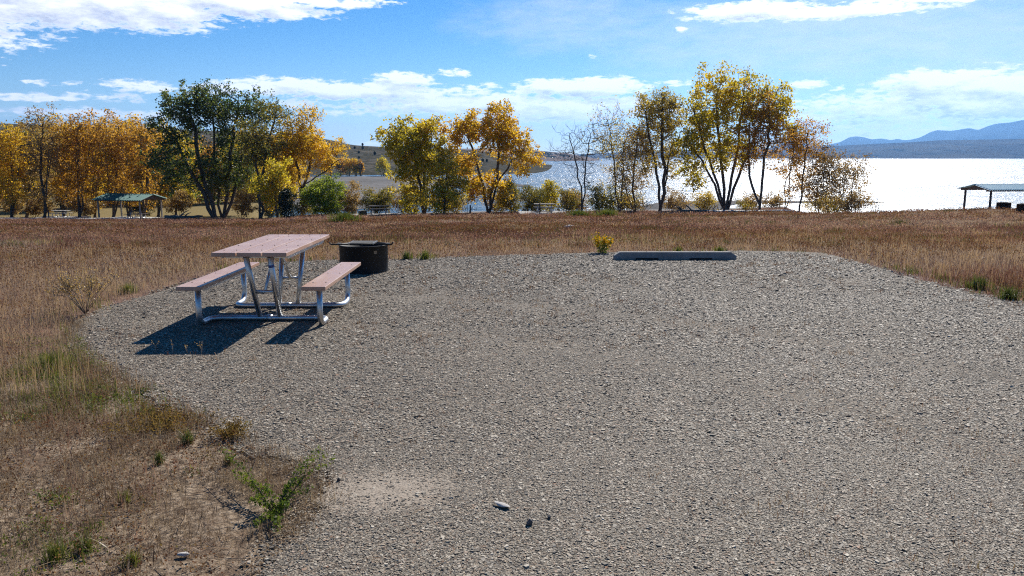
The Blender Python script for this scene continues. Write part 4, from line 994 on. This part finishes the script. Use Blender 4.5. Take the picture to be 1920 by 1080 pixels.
# ------------------------------------------------------------------ parking stop
def stop():
    x0, x1, y0 = 1.705, 3.75, 13.25; w, h = x1 - x0, .135
    prof = [(0, 0), (0, .035), (.025, h), (.125, h), (.15, .035), (.15, 0)]
    xs = [(0, .35, 0), (.10, 1, .0), (w - .10, 1, 0), (w, .35, 0)]
    V = []
    for xx, k, _ in xs:
        for (py, pz) in prof:
            V.append((x0 + xx, y0 + py, min(pz, h * (.55 if k < 1 else 1)) if k < 1 else pz))
    n = len(prof); m = MB()
    fs = [(i * n + k, i * n + (k + 1) % n, (i + 1) * n + (k + 1) % n, (i + 1) * n + k) for i in range(3) for k in range(n)]
    m.add(V, [f[::-1] for f in fs] + [tuple(range(n)), tuple(3 * n + k for k in reversed(range(n)))])
    o = m.build('parking_stop', M['concrete_stop'], bevel=.008); tag(o, 'pale concrete parking stop lying at the back of the gravel pad', 'parking stop')
    o.location.z = -.004
    bm = bmesh.new(); bm.from_mesh(o.data); bmesh.ops.recalc_face_normals(bm, faces=bm.faces); bm.to_mesh(o.data); bm.free()
    for xx in (x0 + .55, x1 - .6):
        MB().box((xx, y0 - .001, .022), (.38, .012, .032)).build('drain_slot', M['black_steel'], o)
        MB().lathe([(.012, 0), (.012, .006), (.001, .007)], 10, (xx, y0 + .075, h)).build('anchor_pin', M['bolt'], o)
stop()

# ------------------------------------------------------------------ shelters and far picnic tables
def shelter(loc, rz, label, w, l, hp, hr, post, rmat='roof_green'):
    root = empty('picnic_shelter', loc, rz); tag(root, label, 'shelter', 'green roofed picnic shelters')
    ov = .45
    MB().box((0, 0, .03), (l + .6, w + .6, .14)).build('slab', M['concrete'], root)
    for sx in (-1, 1):
        for sy in (-1, 1):
            MB().box((sx * l / 2, sy * w / 2, .1 + (hp - .1) / 2), (.13, .13, hp - .1)).build('post', M[post], root, bevel=.01)
    for sy in (-1, 1): MB().box((0, sy * w / 2, hp + .09), (l + 2 * ov - .1, .12, .18)).build('beam', M['gable'], root)
    n = int((l + 2 * ov) / .2); rf = MB(); hw = w / 2 + ov; zr, ze = hr, hp + .12
    xs = np.linspace(-l / 2 - ov, l / 2 + ov, n * 4 + 1); prof = [0, .0, .065, .065]
    for sy in (-1, 1):
        V, Fc = [], []
        for i, xx in enumerate(xs):
            dz = prof[i % 4]; V += [(xx, 0, zr + dz), (xx, sy * hw, ze + dz), (xx, 0, zr + dz - .03), (xx, sy * hw, ze + dz - .03)]
        for i in range(len(xs) - 1):
            a = i * 4; q = [(a, a + 1, a + 5, a + 4), (a + 2, a + 6, a + 7, a + 3), (a + 1, a + 3, a + 7, a + 5)]
            Fc += q if sy < 0 else [t[::-1] for t in q]
        rf.add(V, Fc)
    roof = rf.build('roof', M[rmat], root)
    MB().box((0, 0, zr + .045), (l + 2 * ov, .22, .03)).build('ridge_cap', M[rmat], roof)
    for sx in (-1, 1):
        xg = sx * (l / 2 + .12); t = .06; sl = (zr - ze) / hw
        yb = w / 2 + .05
        V = [(xg - t / 2, -yb, hp + .18), (xg - t / 2, yb, hp + .18), (xg - t / 2, 0, zr - .05), (xg + t / 2, -yb, hp + .18), (xg + t / 2, yb, hp + .18), (xg + t / 2, 0, zr - .05)]
        V = [(a, b, min(c, zr - .05 - abs(b) * sl)) for a, b, c in V]
        V[0] = (V[0][0], -yb, zr - .06 - yb * sl); V[1] = (V[1][0], yb, V[0][2]); V[3] = (V[3][0], -yb, V[0][2]); V[4] = (V[4][0], yb, V[0][2])
        MB().add(V, [(0, 2, 1), (3, 4, 5), (0, 1, 4, 3), (1, 2, 5, 4), (2, 0, 3, 5)]).build('gable', M['gable'], root)
    return root
D = 84; z = float(H(xat(250, D, -4.9), D))
shelter((xat(246, D, z), D, z + .05), R(-14), 'small green metal roofed picnic shelter in front of the left grove', 3.3, 5.0, 1.95, 2.62, 'post_wood')
D = 66; zz = zat(393, D)
shelter((xat(1900, D, zz) , D, zz - .5), R(7), 'picnic shelter with green roof coloured pale as in sun glare at the right edge against the lake', 3.0, 6.6, 2.05, 2.55, 'post_dark', 'roof_glare')

def far_table(loc, rz, label, mat, slab=True):
    root = empty('far_picnic_table', loc, rz); tag(root, label, 'picnic table', 'far picnic tables')
    MB().box((0, 0, .745), (1.85, .74, .05)).build('tabletop', M[mat], root)
    for s in (-1, 1):
        MB().box((0, s * .62, .445), (1.85, .25, .045)).build('seat', M[mat], root)
        f = MB(); f.tube(fillet([(s * .6, -.62, .42), (s * .6, -.62, .05), (s * .6, .62, .05), (s * .6, .62, .42)], .1, 4), .03, 8)
        for k in (-1, 1): f.tube([(s * .6, k * .12, .05), (s * .6, k * .12, .72)], .03, 8)
        f.build('frame', M['galv'], root)
    return root
def slab(u, D, w, d, name='concrete_slab', dz=.12):
    z = float(H(xat(u, D, -4), D)); x = xat(u, D, z)
    tag(MB().box((0, 0, 0), (w, d, .22)).build(name, M['concrete'], None, (x, D, z + dz - .06), bevel=.01), kind='structure'); return x, z + dz + .05
x, z = slab(1018, 70, 4.2, 3.4); far_table((x + .15, 70.3, z), R(3), 'pale weathered picnic table on a slab between lakeshore bushes', 'driftwood')
x, z = slab(704, 72, 5.0, 3.2); far_table((x + .3, 72.3, z), R(2), 'dark picnic table in shade before the wide olive bush', 'post_dark')
fire_ring((x - 1.0, 71.2, z - .02), 'black fire ring left of the dark shaded picnic table', .38, .4, False)
x, z = slab(112, 90, 5.4, 3.2); far_table((x + .2, 90, z), R(-6), 'grey picnic table on a slab beneath the left grove', 'concrete')
D = 84; z = float(H(xat(250, D, -4.9), D)); far_table((xat(256, D, z), D, z + .15), R(-14), 'shaded picnic table standing under the green shelter roof', 'gable')
for u, v, D, hgt, lab in ((92, 410, 80, 1.0, 'thin dark marker post beside the slab under the left grove'), (882, 408, 66, .9, 'thin brown marker post left of the two lobed orange tree'), (1012, 408, 66, 1.0, 'thin dark marker post before the pale picnic table')):
    z = float(H(xat(u, D, -4), D)); MBp = MB().box((0, 0, hgt / 2 - .05), (.1, .08, hgt + .1)).box((0, 0, hgt + .005), (.11, .09, .02))
    tag(MBp.build('marker_post', M['post_dark'], None, (xat(u, D, z), D, z), bevel=.008), lab, 'post', 'site marker posts')
# fallen wood
def log(u, v0, D, L, rz, r0, label, mat='bark_pale', br=3):
    z = float(H(xat(u, D, -4), D)); root = MB(); q = random.Random(int(u))
    n = 9; pts = [(L * (i / (n - 1) - .5), q.gauss(0, .05), r0 + .12 * abs(i / (n - 1) - .3) + q.gauss(0, .03)) for i in range(n)]
    root.tube(pts, [r0 * (1 - .6 * i / (n - 1)) for i in range(n)], 8)
    for k in range(br):
        p = pts[q.randint(3, 7)]; e = (p[0] + q.uniform(.3, 1.1), p[1] + q.gauss(0, .4), p[2] + q.uniform(.2, .9)); root.tube([p, ((p[0] + e[0]) / 2, (p[1] + e[1]) / 2, (p[2] + e[2]) / 2 + .1), e], [r0 * .4, r0 * .25, r0 * .08], 5)
    o = root.build('fallen_log', M[mat], None, (xat(u, D, z), D, z)); o.rotation_euler = (0, 0, rz); tag(o, label, 'log', 'fallen wood by the shore')
log(345, 400, 80, 3.6, R(12), .22, 'fallen log lying right of the shelter under green cottonwoods')
log(1306, 395, 71, 3.4, R(170), .16, 'branchy fallen log left of the largest tree', br=6)
log(1330, 398, 72.5, 2.8, R(30), .12, 'thinner fallen log at the foot of the largest tree', br=5)

# ------------------------------------------------------------------ sun, sky, air, camera
AZ, EL = R(23.5), R(38.2)
sun = bpy.data.lights.new('sun', 'SUN'); sun.energy = 5.0; sun.angle = R(.53); sun.color = (1, .955, .88)
so = bpy.data.objects.new('sun', sun); COL.objects.link(so)
sd = Vector((math.sin(AZ) * math.cos(EL), math.cos(AZ) * math.cos(EL), math.sin(EL)))
so.rotation_euler = sd.to_track_quat('Z', 'Y').to_euler(); so.location = sd * 60

w = bpy.data.worlds.new('World'); sc.world = w; w.use_nodes = True; g = G(w.node_tree)
bg = g.n['Background']; bg.inputs['Strength'].default_value = .10
sky = g.n.new('ShaderNodeTexSky'); sky.sky_type = 'NISHITA'; sky.sun_disc = False
sky.sun_elevation = EL; sky.sun_rotation = AZ; sky.altitude = 1700; sky.air_density = 1.0; sky.dust_density = .25; sky.ozone_density = 2.0
hs = g.new('ShaderNodeHueSaturation', None, Saturation=1.52, Value=.66, Hue=.507); g.l.new(sky.outputs[0], hs.inputs['Color'])
tc = g.n.new('ShaderNodeTexCoord'); nrm = g.new('ShaderNodeVectorMath', {'operation': 'NORMALIZE'}); g.l.new(tc.outputs['Generated'], nrm.inputs[0])
sx = g.new('ShaderNodeSeparateXYZ'); g.l.new(nrm.outputs[0], sx.inputs[0])
az = g.math('ARCTAN2', sx.outputs[0], sx.outputs[1]); el = g.math('ARCSINE', sx.outputs[2])
cv = g.new('ShaderNodeCombineXYZ', None, X=az, Y=el).outputs[0]
CL = [(120, -2, 230, 42, 1.5), (290, 26, 100, 28, 1.35), (420, 5, 190, 22, 1.3), (590, -2, 120, 13, 1.0), (25, 75, 42, 11, .75), (-200, 20, 200, 60, 1),
      (270, 160, 90, 9, .8), (90, 157, 26, 6, .6), (60, 180, 150, 6, .75), (160, 179, 70, 6, .7), (250, 215, 190, 10, .8), (20, 205, 60, 4, .3),
      (540, 165, 150, 15, 1.2), (680, 172, 180, 17, 1.25), (750, 153, 58, 16, 1.2), (850, 136, 26, 8, .8), (560, 197, 60, 8, .8), (645, 212, 30, 6, .6),
      (860, 168, 70, 8, .7), (925, 158, 28, 8, .8), (880, 195, 220, 21, 1.25), (1050, 206, 210, 22, 1.25), (1090, 163, 125, 18, 1.35), (1180, 205, 120, 14, 1.0), (720, 210, 60, 8, .6),
      (900, 240, 330, 26, .48), (620, 240, 120, 14, .4), (690, 272, 22, 5, .7),
      (1420, 20, 110, 18, 1.4), (1560, 20, 160, 13, 1.25), (1720, 2, 200, 12, .7), (1340, 24, 50, 8, .8), (1278, 54, 10, 5, .6), (1112, 105, 12, 4, .6),
      (1620, 60, 440, 95, .5), (1080, 35, 200, 60, .36), (1850, 100, 240, 110, .45), (1350, 60, 240, 60, .36),
      (1280, 152, 25, 7, .7), (1515, 158, 45, 9, .8), (1575, 170, 14, 5, .6), (1770, 165, 105, 32, 1.5), (1890, 178, 140, 42, 1.45), (1640, 200, 110, 24, .8), (1560, 212, 120, 26, .85), (1800, 218, 260, 34, .85), (1500, 245, 130, 22, .5), (2150, 190, 260, 70, .9), (2100, 60, 200, 80, .5)]
def cover(vec, lst):
    acc = None
    for (u, v, ru, rv, wt) in lst:
        a0, e0 = azel(u, v)
        a = g.new('ShaderNodeVectorMath', {'operation': 'SUBTRACT'}); g.l.new(vec, a.inputs[0]); a.inputs[1].default_value = (a0, e0, 0)
        b = g.new('ShaderNodeVectorMath', {'operation': 'MULTIPLY'}); g.l.new(a.outputs[0], b.inputs[0]); b.inputs[1].default_value = (F / ru / 1.15, F / rv / 1.15, 0)
        d = g.new('ShaderNodeVectorMath', {'operation': 'DOT_PRODUCT'}); g.l.new(b.outputs[0], d.inputs[0]); g.l.new(b.outputs[0], d.inputs[1])
        f = g.math('MULTIPLY_ADD', g.math('MINIMUM', d.outputs['Value'], 2.2), -wt * .9, wt)
        acc = f if acc is None else g.math('SMOOTH_MAX', acc, f, .12)
    return acc
wp = g.n.new('ShaderNodeTexNoise'); wp.inputs['Scale'].default_value = 9; wp.inputs['Detail'].default_value = 3; g.l.new(g.scale(cv, 1, 2, 1), wp.inputs['Vector'])
ws = g.new('ShaderNodeVectorMath', {'operation': 'SUBTRACT'}); g.l.new(wp.outputs['Color'], ws.inputs[0]); ws.inputs[1].default_value = (.5, .5, .5)
wm = g.new('ShaderNodeVectorMath', {'operation': 'MULTIPLY'}); g.l.new(ws.outputs[0], wm.inputs[0]); wm.inputs[1].default_value = (.06, .018, 0)
wa = g.new('ShaderNodeVectorMath', {'operation': 'ADD'}); g.l.new(cv, wa.inputs[0]); g.l.new(wm.outputs[0], wa.inputs[1])
cov = cover(wa.outputs[0], [c for c in CL if c[4] > .5]); cov2 = cover(wa.outputs[0], [c for c in CL if c[4] <= .5])
nv = g.scale(cv, 1, 3.2, 1)
upv = g.new('ShaderNodeVectorMath', {'operation': 'ADD'}); g.l.new(wa.outputs[0], upv.inputs[0]); upv.inputs[1].default_value = (.004, .011, 0)
cov_up = cover(upv.outputs[0], [c for c in CL if c[4] > .5])
n1 = g.noise(nv, 20, 10, .66, .2); n2 = g.noise(nv, 62, 8, .62, .3)
nn = g.math('ADD', g.math('MULTIPLY', g.math('SUBTRACT', n1, .5), 2.0), g.math('MULTIPLY', g.math('SUBTRACT', n2, .5), 3.0))
dens = g.math('ADD', cov, nn)
alpha = g.math('MULTIPLY', g.step(dens, .10, .85), .97)
# the underside of thick cloud reads grey
off = g.new('ShaderNodeVectorMath', {'operation': 'ADD'}); g.l.new(nv, off.inputs[0]); off.inputs[1].default_value = (.012, .03, 0)
n3 = g.noise(off.outputs[0], 20, 6, .62, .2)
lit = g.math('ADD', g.math('ADD', g.math('MULTIPLY', g.math('SUBTRACT', n1, n3), 2.6), .62), g.math('MULTIPLY', g.math('SUBTRACT', cov, cov_up), .75), clamp=True)
thick = g.step(dens, .35, .95)
shade = g.math('SUBTRACT', 1.0, g.math('MULTIPLY', thick, g.math('SUBTRACT', 1.0, lit)), clamp=True)
ccol = g.mix(shade, (4.0, 4.3, 5.3), (8.3, 8.35, 8.5))
veil = g.math('MULTIPLY', g.step(g.math('ADD', cov2, g.math('MULTIPLY', g.math('SUBTRACT', n1, .5), .7)), -.1, .75), .62)
colr = g.mix(alpha, g.mix(veil, hs.outputs[0], (5.9, 6.05, 6.8)), ccol)
g.l.new(colr, bg.inputs['Color'])
w.cycles.sampling_method = 'MANUAL'; w.cycles.sample_map_resolution = 512

def haze():
    m = bpy.data.materials.new('air'); m.use_nodes = True; n = m.node_tree.nodes; n.remove(n['Principled BSDF'])
    v = n.new('ShaderNodeVolumePrincipled'); v.inputs['Color'].default_value = (.24, .52, 1.0, 1); v.inputs['Absorption Color'].default_value = (0, 0, 0, 1); v.inputs['Density'].default_value = HAZE; v.inputs['Anisotropy'].default_value = .4
    m.node_tree.links.new(v.outputs[0], n['Material Output'].inputs['Volume'])
    top = 730
    o = MB().box((2500, 6000, (top - 30) / 2), (40000, 24000, top + 30)).build('haze', m); tag(o, kind='stuff')
    o['label'] = 'thin blue air between the lake and far mountains'; o['category'] = 'haze'
HAZE = 6.2e-5
haze()

cam = bpy.data.cameras.new('camera'); co = bpy.data.objects.new('camera', cam); COL.objects.link(co)
cam.sensor_width = 36; cam.lens = 36 * F / 1920; cam.clip_start = .05; cam.clip_end = 90000
co.location = (0, 0, EYE); co.rotation_euler = (math.pi / 2 - PITCH, 0, 0); sc.camera = co
sc.view_settings.view_transform = 'Standard'; sc.view_settings.look = 'None'; sc.view_settings.exposure = 0.7; sc.view_settings.gamma = 1
sc.cycles.use_denoising = False; sc.cycles.pixel_filter_type = 'BLACKMAN_HARRIS'; sc.cycles.filter_width = 1.15
sc.cycles.max_bounces = 8; sc.cycles.transparent_max_bounces = 8; sc.cycles.volume_bounces = 0
sc.cycles.sample_clamp_indirect = 6
